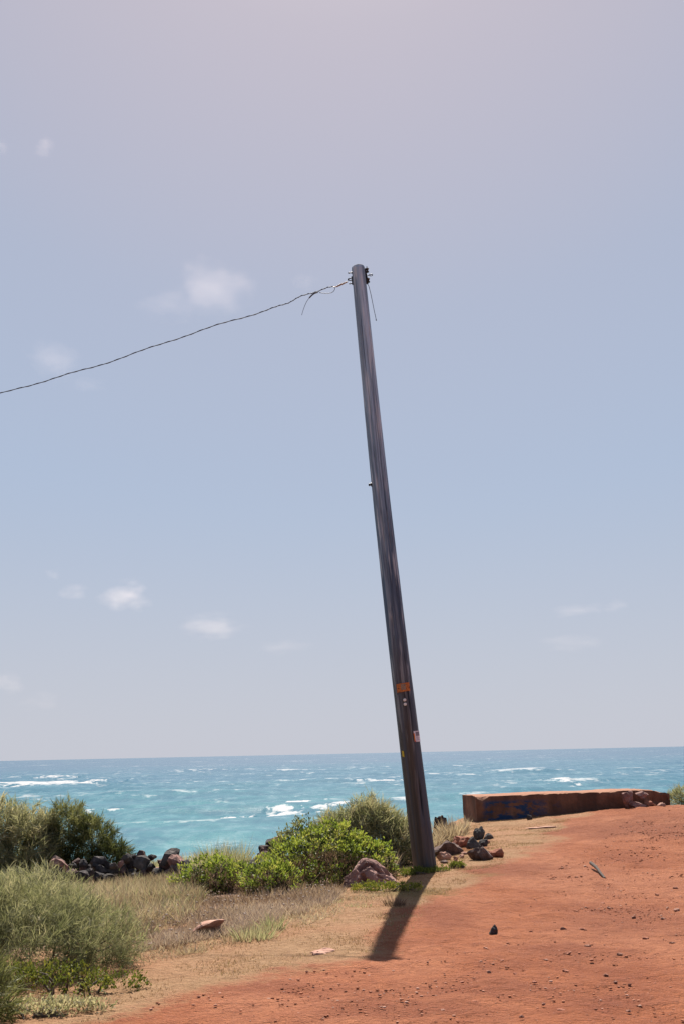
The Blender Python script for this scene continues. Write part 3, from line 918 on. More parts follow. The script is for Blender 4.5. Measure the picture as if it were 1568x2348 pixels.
    bracket('eye_hook', [(ey, 0.0065)])
    return root, H

MI = CAM_M.transposed()
def proj(p):
    c = MI @ (Vector(p) - Vector((0, 0, CAM_H)))
    return 784 + c.x / -c.z * FPX, 1174 - c.y / -c.z * FPX
pole, POLE_H = build_pole()

# ------------------------------------------------------------------ cables
def crop(cx, cy):                      # close view of the pole top
    return (900 + cx / 3.92) / 1.37755, (800 + cy / 3.92) / 1.37755
def spline(P, n):
    P = [Vector(p) for p in P]
    out = []
    for i in range(len(P) - 1):
        p0, p1, p2, p3 = P[max(i - 1, 0)], P[i], P[i + 1], P[min(i + 2, len(P) - 1)]
        for k in range(n):
            t = k / n
            out.append(0.5 * ((2 * p1) + (p2 - p0) * t + (2 * p0 - 5 * p1 + 4 * p2 - p3) * t * t + (3 * p1 - p0 - 3 * p2 + p3) * t ** 3))
    out.append(P[-1])
    return out

def build_cables():
    Y0 = PY + 0.05
    root = tag(empty('overhead_cable', at(*crop(770, 355), Y0)), 'thin black twisted overhead cable running left from the leaning pole and out of view', 'cable')
    o = root.location
    A = at(*crop(600, 415), Y0)
    ends = [A, at(690, 681, Y0 + 0.01), at(610, 711, Y0 + 0.02), at(420, 773, Y0 + 0.04), at(210, 841, Y0 + 0.06), at(0, 905, Y0 + 0.08)]
    d = ends[-1] - ends[-2]
    p = ends[-1]
    for k in range(1, 9):
        p = p + d * 1.6 + Vector((0, 0.02, 0.055 * k)); ends.append(p)
    main = [q - o for q in spline(ends, 26)]
    r_ = random.Random(3)
    main = [q + Vector((0, 0, 0.010 * math.sin(i * 0.30) + 0.012 * math.sin(i * 0.11))) for i, q in enumerate(main)]
    link('conductor', tube_mesh('conductor', main, 0.0058, 6), M['wire'], root)
    fine = []
    for i in range(len(main) - 1):
        for k in range(4): fine.append(main[i].lerp(main[i + 1], k / 4))
    hel = [q + Vector((0, math.cos(i * 0.33), math.sin(i * 0.33))) * 0.0065 for i, q in enumerate(fine)]
    link('twisted_strand', tube_mesh('twisted_strand', hel, 0.0042, 5), M['wire'], root)
    g0, g1, g2 = at(*crop(772, 352), Y0), at(*crop(700, 385), Y0), at(*crop(640, 412), Y0)
    gp = [g0 - o, (g0 + g1) / 2 - o, g1 - o, (g1 + g2) / 2 - o, g2 - o, A - o]
    gm = []
    for k in range(3):
        sp = spline(gp, 10)
        gm.append(tube_mesh('g', [q + Vector((0, math.cos(i * 0.8 + k * 2.1), math.sin(i * 0.8 + k * 2.1))) * 0.009 * math.sin(math.pi * min(1, i / len(sp) * 1.1 + 0.02)) ** 0.5 if i < len(sp) * 0.85 else q for i, q in enumerate(sp)], 0.0058, 6))
    link('dead_end_grip', join(gm, 'dead_end_grip'), M['grip'], root)['label'] = 'pale tan wire grip holding the cable end'
    lp = [at(*crop(x, y), Y0 - 0.03) - o for x, y in ((585, 412), (612, 422), (618, 445), (595, 478), (545, 495), (480, 494), (425, 486))]
    link('wire_loop', tube_mesh('wire_loop', spline(lp, 8), 0.0042, 6), M['wire'], root)
    tp = [at(*crop(x, y), Y0 - 0.02) - o for x, y in ((410, 482), (370, 495), (335, 520), (303, 553))]
    link('tape_wrap', tube_mesh('tape_wrap', spline(tp, 6), [0.011] * 18 + [0.009], 7), M['wire'], root)
    tp = [at(*crop(x, y), Y0 - 0.02) - o for x, y in ((306, 550), (276, 592), (248, 650), (225, 715), (211, 765))]
    link('loose_tail', tube_mesh('loose_tail', spline(tp, 8), 0.0036, 6), M['wire'], root)
    # the cut wire hanging from the right-hand knob
    r2 = tag(empty('hanging_wire', at(*crop(1030, 395), Y0)), 'short cut wire hanging down from the right side of the pole top', 'wire')
    o = r2.location
    hp = [at(*crop(x, y), Y0) - o for x, y in ((1012, 380), (1030, 398), (1045, 450), (1062, 520), (1080, 610), (1100, 710), (1120, 800), (1126, 835))]
    s_ = spline(hp, 8)
    link('wire_strand', tube_mesh('wire_strand', s_, 0.0042, 6), M['wire'], r2)
    link('frayed_end', tube_mesh('frayed_end', s_[-7:], [0.0052, 0.0065, 0.007, 0.0075, 0.0075, 0.007, 0.003], 6), M['wire'], r2)
build_cables()

# ------------------------------------------------------------------ concrete slab wall
def build_wall():
    L0 = at(1090, 1826, 25.0); ang = R(9.5)
    ztop = L0.z; base = -0.45
    ex = Vector((math.cos(ang), math.sin(ang), 0)); ey = Vector((-math.sin(ang), math.cos(ang), 0))
    root = tag(empty('concrete_wall', (L0.x, L0.y, 0.0)), 'low rust brown concrete wall with flaking blue paint at its left end', 'wall')
    root.rotation_euler = (0, 0, ang)
    LEN, TH = 4.45, 1.1
    def block(name, x0, x1, z1a, z1b, yoff, seed, mat, chip=0.02, broken=False):
        nx, ny, nz = max(8, int((x1 - x0) / 0.05)), 10, 12
        bm = bmesh.new()
        bmesh.ops.create_cube(bm, size=1)
        bmesh.ops.subdivide_edges(bm, edges=[e for e in bm.edges if abs((e.verts[0].co - e.verts[1].co).x) > .5], cuts=nx)
        bmesh.ops.subdivide_edges(bm, edges=[e for e in bm.edges if abs((e.verts[0].co - e.verts[1].co).y) > .5], cuts=ny)
        bmesh.ops.subdivide_edges(bm, edges=[e for e in bm.edges if abs((e.verts[0].co - e.verts[1].co).z) > .5], cuts=nz)
        for v in bm.verts:
            fx, fy, fz = v.co.x + .5, v.co.y + .5, v.co.z + .5
            x = x0 + fx * (x1 - x0); y = yoff + fy * TH; zt = z1a + (z1b - z1a) * fx
            z = base + fz * (zt - base)
            n = mnoise.fractal(Vector((x * 1.6, y * 1.6, z * 1.6 + seed)), 0.6, 2.0, 4)
            e = (fx in (0, 1)) + (fy in (0, 1)) + (fz in (0, 1))
            k = chip * n
            edge_z = max(0, 1 - abs(fz - 1) * 9); edge_y = max(0, 1 - fy * 9)
            worn = edge_z * edge_y
            n2 = mnoise.fractal(Vector((x * 3.5, seed, 3.1)), 0.7, 2.1, 4)
            drop = worn * (0.012 + 0.05 * max(0, n2 - 0.05))
            if fz > 0.98: z += 0.5 * k + 0.012 * mnoise.noise(Vector((x * 0.9, seed, 0)))
            if fy < 0.02: y += 0.6 * k
            if fx < 0.02: x += 0.8 * k
            if broken:
                z -= max(0, fx - 0.25) * 0.10 * (fz > 0.5) * (1 + 2 * n) + (0.06 * max(0, n) if fz > .8 else 0)
                x += 0.10 * n * (fx > .6) - 0.05 * fz * (fx > .9)
                y += 0.05 * n
            z -= drop; y += drop * 0.7
            # the notch knocked out of the near left corner
            dn = ((x - 0.14) / 0.09) ** 2 + ((y - yoff) / 0.10) ** 2
            if name == 'wall_block' and fz > 0.8: z -= 0.055 * math.exp(-dn) 
            v.co = (x, y, z)
        me = bpy.data.meshes.new(name); bm.to_mesh(me); bm.free()
        return link(name, me, mat, root)
    block('wall_block', 0, 3.78, ztop, ztop + 0.045, 0, 2.0, M['concrete'])
    b = block('broken_end', 3.795, LEN, ztop + 0.045, ztop + 0.03, 0.03, 7.0, M['concrete'], 0.05, True)
    b['label'] = 'broken crumbling right end of the wall'
    return L0, ex, ey, ang
WALL = build_wall()

# ------------------------------------------------------------------ rocks
def place_rock(name, label, U, V, wpx, hpx, mat, seed, Y=None, group=None, cat='rock', depth=0.8, sub=3, sink=0.25, planes=10, rough=0.2, rot=0, tilt=0, taper=0.0, smooth=False, pits=0.0):
    """a rock whose foot shows at picture row V; wpx, hpx are its size in the picture"""
    p = gnd(U, V) if Y is None else onground(at(U, V, Y).x, Y)
    s = p.y / FPX
    sx, sz = wpx * s * 0.5, hpx * s * 0.5
    me = rock_mesh(name, (sx, sx * depth, sz * (1 + sink)), seed, sub, planes, rough, smooth, taper, pits)
    o = link(name, me, mat, None, (p.x, p.y, p.z + sz * (1 - sink)))
    o.rotation_euler = (R(rot), R(tilt), 0)
    return tag(o, label, cat, group)

def boulder():
    p = gnd(850, 2032)
    k = p.y / FPX
    V, F = ico(5)
    V = V.copy()
    prof = np.interp(V[:, 0], [-1, -0.8, -0.45, -0.15, 0.25, 0.6, 1], [0.45, 0.72, 0.95, 1.0, 0.84, 0.60, 0.30])
    n = fbm(V[:, 0] * 1.8 + 3, V[:, 1] * 1.8, V[:, 2] * 1.8 + 7, o=5, s=17, gain=0.58)
    pit = fbm(V[:, 0] * 3.4, V[:, 1] * 3.4 + 9, V[:, 2] * 4.5, o=2, s=19)
    V = V * (1 + 0.10 * n - 0.45 * np.maximum(pit - 0.30, 0))[:, None]
    V[:, 2] = np.where(V[:, 2] > 0, V[:, 2] * prof, V[:, 2] * 0.5)
    V = V * np.array([64 * k, 50 * k, 62 * k])
    o = link('boulder', mesh_np('boulder', V, None, F), M['boulder'], None, p + Vector((0, 0.22, -0.03)))
    tag(o, 'large rounded red brown boulder beside the bright green bush', 'boulder')
boulder()
def slanted():
    p = gnd(480, 2142)
    me = rock_mesh('flat_stone', (0.17, 0.13, 0.062), 31, 3, 9, 0.16)
    o = link('flat_stone', me, M['pink'], None, p + Vector((0, 0, 0.055)))
    o.rotation_euler = (R(-8), R(-22), R(8))
    tag(o, 'pale pink flat stone tilted up in the dry grass by the green bushes', 'stone')
slanted()
place_rock('stone', 'flat pale pink stone half buried where the dry grass meets the red dirt', 735, 2186, 66, 9, M['pink'], 33, cat='stone', sub=3, rough=0.3, sink=0.6, planes=14)
place_rock('stone', 'small black pointed stone alone on the red dirt', 1131, 2143, 23, 20, M['lava'], 44, cat='stone', sub=2, planes=6, depth=0.9, taper=0.5, rough=0.14)
place_rock('stone', 'small dark stone in the dry grass just in front of the blue painted wall end', 1213, 1880, 13, 11, M['lava'], 43, cat='stone', sub=2)
place_rock('stone', 'pale patch of ground in the dry grass near the concrete wall, shaped as a low stone', 1240, 1899, 80, 5, M['pink'], 47, cat='stone', sub=3, depth=0.5, rough=0.3, sink=0.6, planes=14)  # a pale patch of ground, stood in for by an added low stone

# rubble to the right of the pole
RUB = [(1022, 1962, 62, 30, 'lava_red', 'brown rock lying directly right of the pole foot'),
       (1010, 1930, 34, 52, 'lava', 'upright black lava rock standing close behind the pole on its right'),
       (1035, 1905, 30, 18, 'lava_red', 'brown rock behind the upright black lava rock'),
       (1017, 1983 - 10, 32, 17, 'pink', 'small pale rock with a sunlit top at the right side of the pole'),
       (1098, 1925, 26, 26, 'lava_grey', 'upright grey rock at the back of the rubble right of the pole'),
       (1118, 1924, 22, 12, 'lava_grey', 'low grey rock right of the upright grey one in the rubble'),
       (1085, 1946, 32, 24, 'lava_grey', 'round grey rock in the middle of the rubble right of the pole'),
       (1107, 1942, 22, 15, 'lava', 'small black rock touching the round grey rock in the rubble'),
       (1100, 1972, 56, 28, 'lava_red', 'rusty brown rock at the front of the rubble right of the pole'),
       (1137, 1966, 34, 18, 'clod', 'red clod beside the rusty brown rock in the rubble'),
       (1060, 1943, 44, 22, 'clod', 'red dirt clod between the pole and the grey rocks'),
       (1048, 1925, 40, 17, 'clod', 'flat red dirt clod behind the rubble right of the pole')]
for i, (U, V, a, b, m, lab) in enumerate(RUB):
    place_rock('rock', lab, U, V, a * 1.05, b * 1.1, M[m], 100 + i, group='rubble right of the pole', depth=0.8, sink=0.5)
rr_ = random.Random(4)
for k in range(14):
    U_ = rr_.uniform(1008, 1145); V_ = 1930 + rr_.uniform(0, 50) - 0.10 * (U_ - 1060)
    place_rock('clod', 'small crumbly clod among the rubble right of the pole', U_, V_, rr_.uniform(9, 24), rr_.uniform(5, 11), M[rr_.choice(['clod', 'lava_red', 'stone_dust', 'clod'])], 160 + k, group='crumbly clods in the rubble', cat='clod', sub=2)
place_rock('rock', 'black lava rock leaning in the grass just left of the pole foot', 932, 1968, 36, 44, M['lava'], 131, cat='rock')
place_rock('rock', 'small black lava rock at the left of the pole beside the boulder', 914, 1972, 20, 18, M['lava'], 133, cat='rock')

# rocks piled against the concrete wall
L0, ex, ey, wang = WALL
def wallrock(name, lab, s, off, sz, z, seed, mat='boulder'):
    p = L0 + ex * s - ey * off
    g = hz(p.x, p.y)
    me = rock_mesh(name, tuple(0.78 * q for q in sz), seed, 3, 13, 0.2)
    o = link(name, me, M[mat], None, (p.x, p.y, g + z))
    tag(o, lab, 'rock', 'rocks piled against the concrete wall')
wallrock('rock', 'tall upright brown rock standing against the concrete wall', 3.28, 0.30, (0.15, 0.13, 0.24), 0.19, 201)
wallrock('rock', 'round brown rock on top of the rock pile at the wall', 3.62, 0.28, (0.18, 0.15, 0.11), 0.26, 203)
wallrock('rock', 'wide brown rock at the bottom of the pile at the wall', 3.45, 0.42, (0.24, 0.16, 0.11), 0.06, 205)
wallrock('rock', 'reddish angular rock low in the pile at the wall', 3.74, 0.40, (0.18, 0.14, 0.10), 0.06, 207, 'clod')
wallrock('rock', 'small pale rock at the right end of the pile at the wall', 3.99, 0.40, (0.12, 0.10, 0.06), 0.04, 209, 'pink')

# ------------------------------------------------------------------ lava stone wall in the grass
def stone_wall(name, label, line, heights, courses, size, seed):
    """line: (U, Y) stops along the foot of the wall"""
    P = [onground(at(U, 1950, Y).x, Y) for U, Y in line]
    root = tag(empty(name, P[0]), label, 'stone wall')
    rr = random.Random(seed)
    seg = [(P[i + 1] - P[i]).length for i in range(len(P) - 1)]
    tot = sum(seg)
    n = 0
    for c in range(courses):
        s = rr.uniform(0, size)
        while s < tot:
            k, q = 0, s
            while k < len(seg) - 1 and q > seg[k]: q -= seg[k]; k += 1
            t = q / seg[k]
            p = P[k].lerp(P[k + 1], min(t, 1))
            hh = heights[k] + (heights[k + 1] - heights[k]) * min(t, 1)
            sz = size * rr.choice((0.55, 0.7, 0.9, 1.1, 1.3, 1.5))
            z = (c + 0.35) * size * 0.48 + rr.uniform(-.04, .04)
            if z < hh + rr.uniform(-0.05, 0.05):
                g = hz(p.x, p.y)
                m = M[rr.choices(['lava', 'lava_red', 'lava_grey', 'boulder'], [6, 3, 1.5, 0.5])[0]]
                me = rock_mesh('stone', (sz * rr.uniform(.5, .72), sz * rr.uniform(.5, .65), sz * rr.uniform(.36, .52)), seed * 100 + n, 2, 14, 0.2)
                o = link('stone', me, m, root)
                o.location = (p.x + rr.uniform(-.05, .05) - P[0].x, p.y + rr.uniform(-.22, .16) + c * 0.05 - P[0].y, g + z - P[0].z)
                o.rotation_euler = (rr.uniform(-1, 1), rr.uniform(-1, 1), rr.uniform(0, 6.28))
                n += 1
            s += sz * rr.uniform(0.7, 1.35)
    return root
stone_wall('stone_wall', 'tumbled black lava stone wall in dry grass at the left, below the dark green shrub',
           [(88, 16.6), (160, 17.4), (230, 17.8), (300, 18.0)], [0.30, 0.42, 0.36, 0.28], 6, 0.155, 5)
stone_wall('stone_wall', 'broken black lava stone wall end touching the left side of the green bushes',
           [(296, 18.0), (345, 17.9), (400, 17.7), (438, 17.2)], [0.32, 0.38, 0.36, 0.2], 6, 0.165, 9)
place_rock('rock', 'pink topped lava slab standing on end at the middle of the stone wall', 352, 1966, 36, 26, M['pink'], 141, Y=18.2, sink=-0.9, planes=9)
stone_wall('stone_wall', 'short black lava stone wall rising behind the bright green bush',
           [(580, 17.6), (612, 18.2), (650, 18.8)], [0.16, 0.36, 0.50], 6, 0.17, 12)

# ------------------------------------------------------------------ vegetation
S = lambda U, Y: onground(at(U, 1950, Y).x, Y)
def px(a, Y): return a * Y / FPX

feathery_shrub('feathery_shrub', 'big pale olive shrub on the far left skyline with tan tips', 'shrub', S(15, 20.0),
               [(-0.35, 0, 0.6, 0.75, 0.6, 0.80), (0.34, -0.1, 0.5, 0.58, 0.5, 0.74), (-1.1, 0.2, 0.55, 0.7, 0.6, 0.78), (0.0, -0.3, 0.2, 0.7, 0.4, 0.4)], 1500, 20, 0.17, 0.012, M['olive'], 1, tint=(0.62, 0.16))
feathery_shrub('dark_shrub', 'dark green rounded shrub behind the lava stone wall', 'shrub', S(165, 20.2),
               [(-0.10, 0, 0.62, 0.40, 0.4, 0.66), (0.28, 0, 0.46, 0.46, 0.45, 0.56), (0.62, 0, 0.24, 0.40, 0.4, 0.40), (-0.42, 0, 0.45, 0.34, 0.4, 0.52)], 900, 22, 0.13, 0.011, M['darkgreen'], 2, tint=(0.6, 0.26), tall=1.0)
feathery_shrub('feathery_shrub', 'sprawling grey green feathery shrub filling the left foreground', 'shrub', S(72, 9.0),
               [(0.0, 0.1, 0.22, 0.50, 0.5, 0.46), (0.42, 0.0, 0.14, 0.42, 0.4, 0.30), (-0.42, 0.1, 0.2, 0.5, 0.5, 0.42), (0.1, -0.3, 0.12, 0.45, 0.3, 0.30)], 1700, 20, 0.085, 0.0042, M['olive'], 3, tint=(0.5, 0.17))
feathery_shrub('feathery_shrub', 'pale feathery shrub at the left edge behind the foreground shrub', 'shrub', S(20, 11.5),
               [(0, 0, 0.16, 0.6, 0.5, 0.36), (-0.7, 0, 0.2, 0.6, 0.5, 0.42), (0.42, 0, 0.1, 0.4, 0.4, 0.26)], 1500, 18, 0.10, 0.0055, M['olive'], 4, tint=(0.58, 0.16))
feathery_shrub('feathery_shrub', 'blue green shrub cut off by the bottom left edge', 'shrub', S(-85, 7.2),
               [(0, 0, 0.12, 0.3, 0.3, 0.26), (-0.3, 0.1, 0.15, 0.3, 0.3, 0.3)], 420, 22, 0.11, 0.006, M['darkgreen'], 6, tint=(0.75, 0.15))
feathery_shrub('feathery_shrub', 'tall grey green shrub on the skyline left of the pole', 'shrub', S(838, 17.2),
               [(0.05, 0, 0.38, 0.42, 0.4, 0.50), (-0.36, 0, 0.30, 0.38, 0.4, 0.42), (0.42, 0, 0.24, 0.40, 0.4, 0.38)], 1000, 22, 0.15, 0.009, M['olive'], 7, tint=(0.58, 0.2))
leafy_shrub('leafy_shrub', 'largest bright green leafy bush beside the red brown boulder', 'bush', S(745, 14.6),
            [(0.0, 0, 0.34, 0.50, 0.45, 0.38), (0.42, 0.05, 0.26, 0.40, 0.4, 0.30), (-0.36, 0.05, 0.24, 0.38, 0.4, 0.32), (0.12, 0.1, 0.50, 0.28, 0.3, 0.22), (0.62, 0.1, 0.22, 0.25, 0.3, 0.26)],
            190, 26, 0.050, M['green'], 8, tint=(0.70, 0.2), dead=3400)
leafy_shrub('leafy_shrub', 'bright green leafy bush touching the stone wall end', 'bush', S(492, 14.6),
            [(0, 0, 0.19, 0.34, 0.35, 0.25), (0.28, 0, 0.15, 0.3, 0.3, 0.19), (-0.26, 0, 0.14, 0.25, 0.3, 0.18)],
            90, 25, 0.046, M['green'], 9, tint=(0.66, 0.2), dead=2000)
leafy_shrub('leafy_shrub', 'low yellow green bush between the two bright green bushes', 'bush', S(612, 13.4),
            [(0, 0, 0.18, 0.30, 0.3, 0.24), (0.2, 0, 0.14, 0.22, 0.3, 0.2)],
            70, 24, 0.042, M['green'], 10, tint=(0.72, 0.18), dead=1400)
leafy_shrub('leafy_shrub', 'brownish green bush on the skyline just left of the tall grey green shrub', 'bush', S(695, 16.2),
            [(0, 0, 0.42, 0.26, 0.3, 0.36), (-0.22, 0, 0.3, 0.24, 0.3, 0.3), (0.22, 0, 0.34, 0.22, 0.3, 0.3)],
            240, 14, 0.045, M['darkgreen'], 12, tint=(0.95, 0.25), dead=600)
leafy_shrub('low_plant', 'low bright green plant under the foreground shrub at the left', 'plant', S(150, 8.05),
            [(0, 0, 0.06, 0.34, 0.16, 0.13), (-0.3, 0.05, 0.06, 0.25, 0.15, 0.12), (0.33, 0.08, 0.04, 0.22, 0.12, 0.08)],
            200, 12, 0.028, M['lime'], 13, tint=(0.2, 0.25))
leafy_shrub('low_plant', 'pale grey green creeping plant with orange leaves at the lower left edge', 'plant', S(130, 7.45),
            [(-0.05, 0, 0.01, 0.42, 0.14, 0.05)], 120, 12, 0.03, M['olive'], 14, tint=(0.85, 0.2))
leafy_shrub('low_plant', 'small yellow green weed patch at the foot of the boulder', 'plant', gnd(862, 2044),
            [(0, 0, 0.01, 0.30, 0.22, 0.06), (0.32, 0, 0.01, 0.2, 0.2, 0.05)], 160, 12, 0.028, M['lime'], 15, tint=(0.5, 0.25))
leafy_shrub('low_plant', 'green weed patch growing around the foot of the pole', 'plant', PB + Vector((-0.12, -0.32, 0)),
            [(0, 0, 0.0, 0.26, 0.22, 0.06), (0.3, 0.15, 0.0, 0.18, 0.18, 0.05), (-0.2, -0.2, 0.0, 0.18, 0.2, 0.05)], 150, 12, 0.028, M['lime'], 16, tint=(0.2, 0.2))
leafy_shrub('low_plant', 'small green plant in the dry grass right of the pole', 'plant', gnd(1048, 1990),
            [(0, 0, 0.0, 0.13, 0.12, 0.05)], 45, 12, 0.028, M['lime'], 17, tint=(0.25, 0.2))
feathery_shrub('feathery_shrub', 'green shrub at the right edge beyond the end of the concrete wall', 'shrub', S(1575, 28.0),
               [(0.1, 0, 0.16, 0.42, 0.4, 0.26), (0.6, 0, 0.2, 0.5, 0.4, 0.32)], 420, 18, 0.12, 0.012, M['olive'], 18, tint=(0.55, 0.2))

G = lambda pts: [gnd(U, V).xy for U, V in pts]
# tall straw grass between the stone wall and the path
STRAW = [S(175, 17.2).xy, S(450, 17.6).xy, S(470, 13.2).xy, S(430, 11.0).xy, S(300, 9.9).xy, S(215, 10.8).xy, S(120, 13.0).xy, S(60, 16.5).xy]
grass_stuff('tall_dry_grass', 'tall straw coloured dry grass in front of the lava stone wall', 'grass', [(STRAW, 1.0)], 21000, 0.19, 0.0065, M['straw'], tint=(0.5, 0.25), lean=0.55)
grass_stuff('mixed_green_grass', 'grey green grass mixed through the straw grass below the stone wall', 'grass', [(STRAW, 1.0)], 5000, 0.20, 0.006, M['olive'], tint=(0.55, 0.2), lean=0.5)
OPEN = [S(200, 10.2).xy, S(320, 10.9).xy, S(520, 11.9).xy, S(780, 12.9).xy, S(880, 13.4).xy, S(860, 12.4).xy, S(700, 10.7).xy, S(520, 9.8).xy, S(330, 9.0).xy, S(220, 8.8).xy]
grass_stuff('pale_mixed_scrub', 'pale tangled low dry scrub on the slope between the foreground shrub and the boulder', 'ground cover', [(OPEN, 1.0)], 9000, 0.055, 0.005, M['straw'], tint=(0.6, 0.25), lean=0.8, clump=0.15, cl_scale=3.0)
OLV = [S(-120, 18.5).xy, S(170, 18).xy, S(230, 13).xy, S(250, 10.5).xy, S(60, 10.5).xy, S(-120, 12).xy]
grass_stuff('tall_green_grass', 'tall pale green grass at the left edge below the shrubs', 'grass', [(OLV, 1.0)], 24000, 0.17, 0.0055, M['olive'], tint=(0.66, 0.2), lean=0.3)
FRINGE = [S(300, 11.2).xy, S(400, 12.6).xy, S(470, 13.6).xy, S(560, 13.2).xy, S(660, 13.2).xy, S(790, 13.4).xy, S(770, 12.5).xy, S(640, 11.8).xy, S(540, 11.3).xy, S(420, 10.8).xy, S(320, 10.2).xy]
FRINGE2 = [S(320, 10.9).xy, S(420, 11.4).xy, S(540, 11.8).xy, S(640, 12.1).xy, S(780, 12.8).xy, S(760, 12.0).xy, S(640, 11.0).xy, S(540, 10.3).xy, S(420, 9.9).xy, S(310, 9.6).xy]
grass_stuff('dead_grass_fringe', 'dead brown grass fringe under the green bushes', 'grass', [(FRINGE, 1.0)], 3600, 0.12, 0.0065, M['brown'], tint=(0.6, 0.25), lean=0.35)
grass_stuff('pale_ground_cover', 'pale mauve dry ground cover in front of the green bushes', 'ground cover', [(FRINGE2, 0.62), (FRINGE, 0.38)], 24000, 0.085, 0.0055, M['mauve'], tint=(0.5, 0.25), lean=0.6)
BACKG = [S(-60, 21.4).xy, S(560, 21.2).xy, S(600, 18.6).xy, S(440, 18.4).xy, S(300, 19.2).xy, S(-60, 19).xy]
grass_stuff('skyline_grass', 'thin pale grass on the skyline behind the lava stone wall', 'grass', [(BACKG, 1.0)], 7000, 0.22, 0.011, M['olive'], tint=(0.75, 0.2), lean=0.2)
RIGHTG = [S(900, 19.5).xy, S(1075, 23.8).xy, S(1072, 22.6).xy, S(1000, 20.4).xy, S(930, 17.6).xy, S(890, 15.6).xy, S(850, 16.2).xy]
grass_stuff('pale_skyline_grass', 'pale dry grass on the skyline behind the pole foot', 'grass', [(RIGHTG, 1.0)], 6000, 0.22, 0.010, M['straw'], tint=(0.6, 0.25), lean=0.25)
# short dry turf
TURF = G([(0, 2270), (150, 2245), (320, 2185), (520, 2100), (660, 2060), (800, 2030), (930, 1990), (1040, 1930), (1080, 1890), (1150, 1880), (1250, 1870), (1310, 1880), (1190, 1965), (1090, 2008), (1000, 2060), (950, 2125), (870, 2180), (640, 2225), (450, 2272), (250, 2348), (0, 2348)])
grass_stuff('short_dry_grass', 'short dry tan grass between the red dirt and the bushes', 'grass', [(TURF, 1.0)], 60000, 0.03, 0.0055, M['short'], tint=(0.5, 0.2), lean=0.7, clump=0.3)

# seed heads in the dead fringe
def seeds():
    p = np.concatenate([pts_in_poly(FRINGE, 170), pts_in_poly(FRINGE2, 60)])
    V0, F0 = ico(1)
    V, F = [], []
    for k, (x, y) in enumerate(p):
        s = rng.uniform(0.006, 0.013)
        V.append(V0 * np.array([s, s, s * 0.8]) + np.array([x, y, hz(x, y) + rng.uniform(0.03, 0.14)])); F.append(F0 + k * len(V0))
    V = np.concatenate(V); F = np.concatenate(F)
    me = mesh_np('seed_heads', V, None, F, {'tint': np.repeat(rng.random(len(p)), len(V0))})
    tag(link('seed_heads', me, M['seed']), 'pale round seed heads over the dead grass below the green bushes', 'seed heads', kind='stuff')
seeds()

TUFTS = [(585, 2152, 260, 0.16, 'olive', 0.17, 'olive grass tuft standing near the tilted pink stone', 0.7),
         (625, 2132, 160, 0.17, 'olive', 0.10, 'upright olive grass tuft right of the larger one by the tilted stone', 0.6),
         (545, 2158, 110, 0.11, 'straw', 0.12, 'dry straw tuft left of the olive tufts by the tilted stone', 0.5),
         (395, 2178, 120, 0.09, 'brown', 0.11, 'low brown tuft nearest the red dirt at the lower left', 0.6),
         (440, 2185, 150, 0.08, 'straw', 0.10, 'sparse straw tuft beside the low brown tuft', 0.6),
         (290, 2118, 160, 0.12, 'brown', 0.13, 'dark brown tuft at the right edge of the foreground shrub', 0.3),
         (905, 2075, 160, 0.12, 'brown', 0.10, 'brown tuft at the left edge of the pole shadow', 0.5),
         (398, 2070, 120, 0.13, 'lime', 0.08, 'single lime green tuft in the straw grass', 0.4),
         (760, 2070, 140, 0.07, 'olive', 0.10, 'grey green low tuft in front of the boulder', 0.8),
         (820, 2078, 220, 0.05, 'olive', 0.13, 'flat grey green rosette in the dry grass left of the pole shadow', 0.9),
         (690, 2105, 140, 0.07, 'straw', 0.09, 'straw tuft in the open dry grass below the largest bush', 0.5),
         (1140, 1990, 200, 0.05, 'short', 0.12, 'thin straw tuft at the border of the red dirt right of the pole', 0.5)]
for U, V, n, L, m, r, lab, t in TUFTS:
    tuft('grass_tuft', lab, gnd(U, V), n, L, 0.0065, M[m], r, 'grass tufts on the dry ground', (t, 0.2))
for U, Y, lab in ((500, 19.0, 'tall wispy grass clump against the sea left of the short stone wall'), (545, 18.8, 'wispy grass clump against the sea right beside the short stone wall'),
                  (1030, 21.5, 'wispy dry grass clump against the sea right of the pole')):
    tuft('grass_clump', lab, S(U, Y), 320, 0.52, 0.010, M['olive' if U < 900 else 'straw'], 0.22, 'wispy clumps on the skyline', (0.7, 0.2), 0.3)

# ------------------------------------------------------------------ stick, pebbles and gravel
def stick():
    p = gnd(1386, 2014); q = gnd(1352, 1990)
    up = Vector((0, 0, 0.03))
    d = (q - p)
    pts = [p + Vector((0, 0, 0.0)), p + d * 0.3 + up * 1.0, p + d * 0.6 + up * 1.7 + Vector((0.01, 0, 0)), p + d * 0.95 + up * 2.2]
    sp = spline(pts, 8)
    sp = [s - p for s in sp]
    n = len(sp)
    me = tube_mesh('stick', sp, [0.014 + 0.008 * i / n + 0.003 * random.uniform(-1, 1) for i in range(n)], 9)
    tag(link('stick', me, M['stick'], None, p), 'grey brown broken stick lying alone on the red dirt', 'stick')
stick()

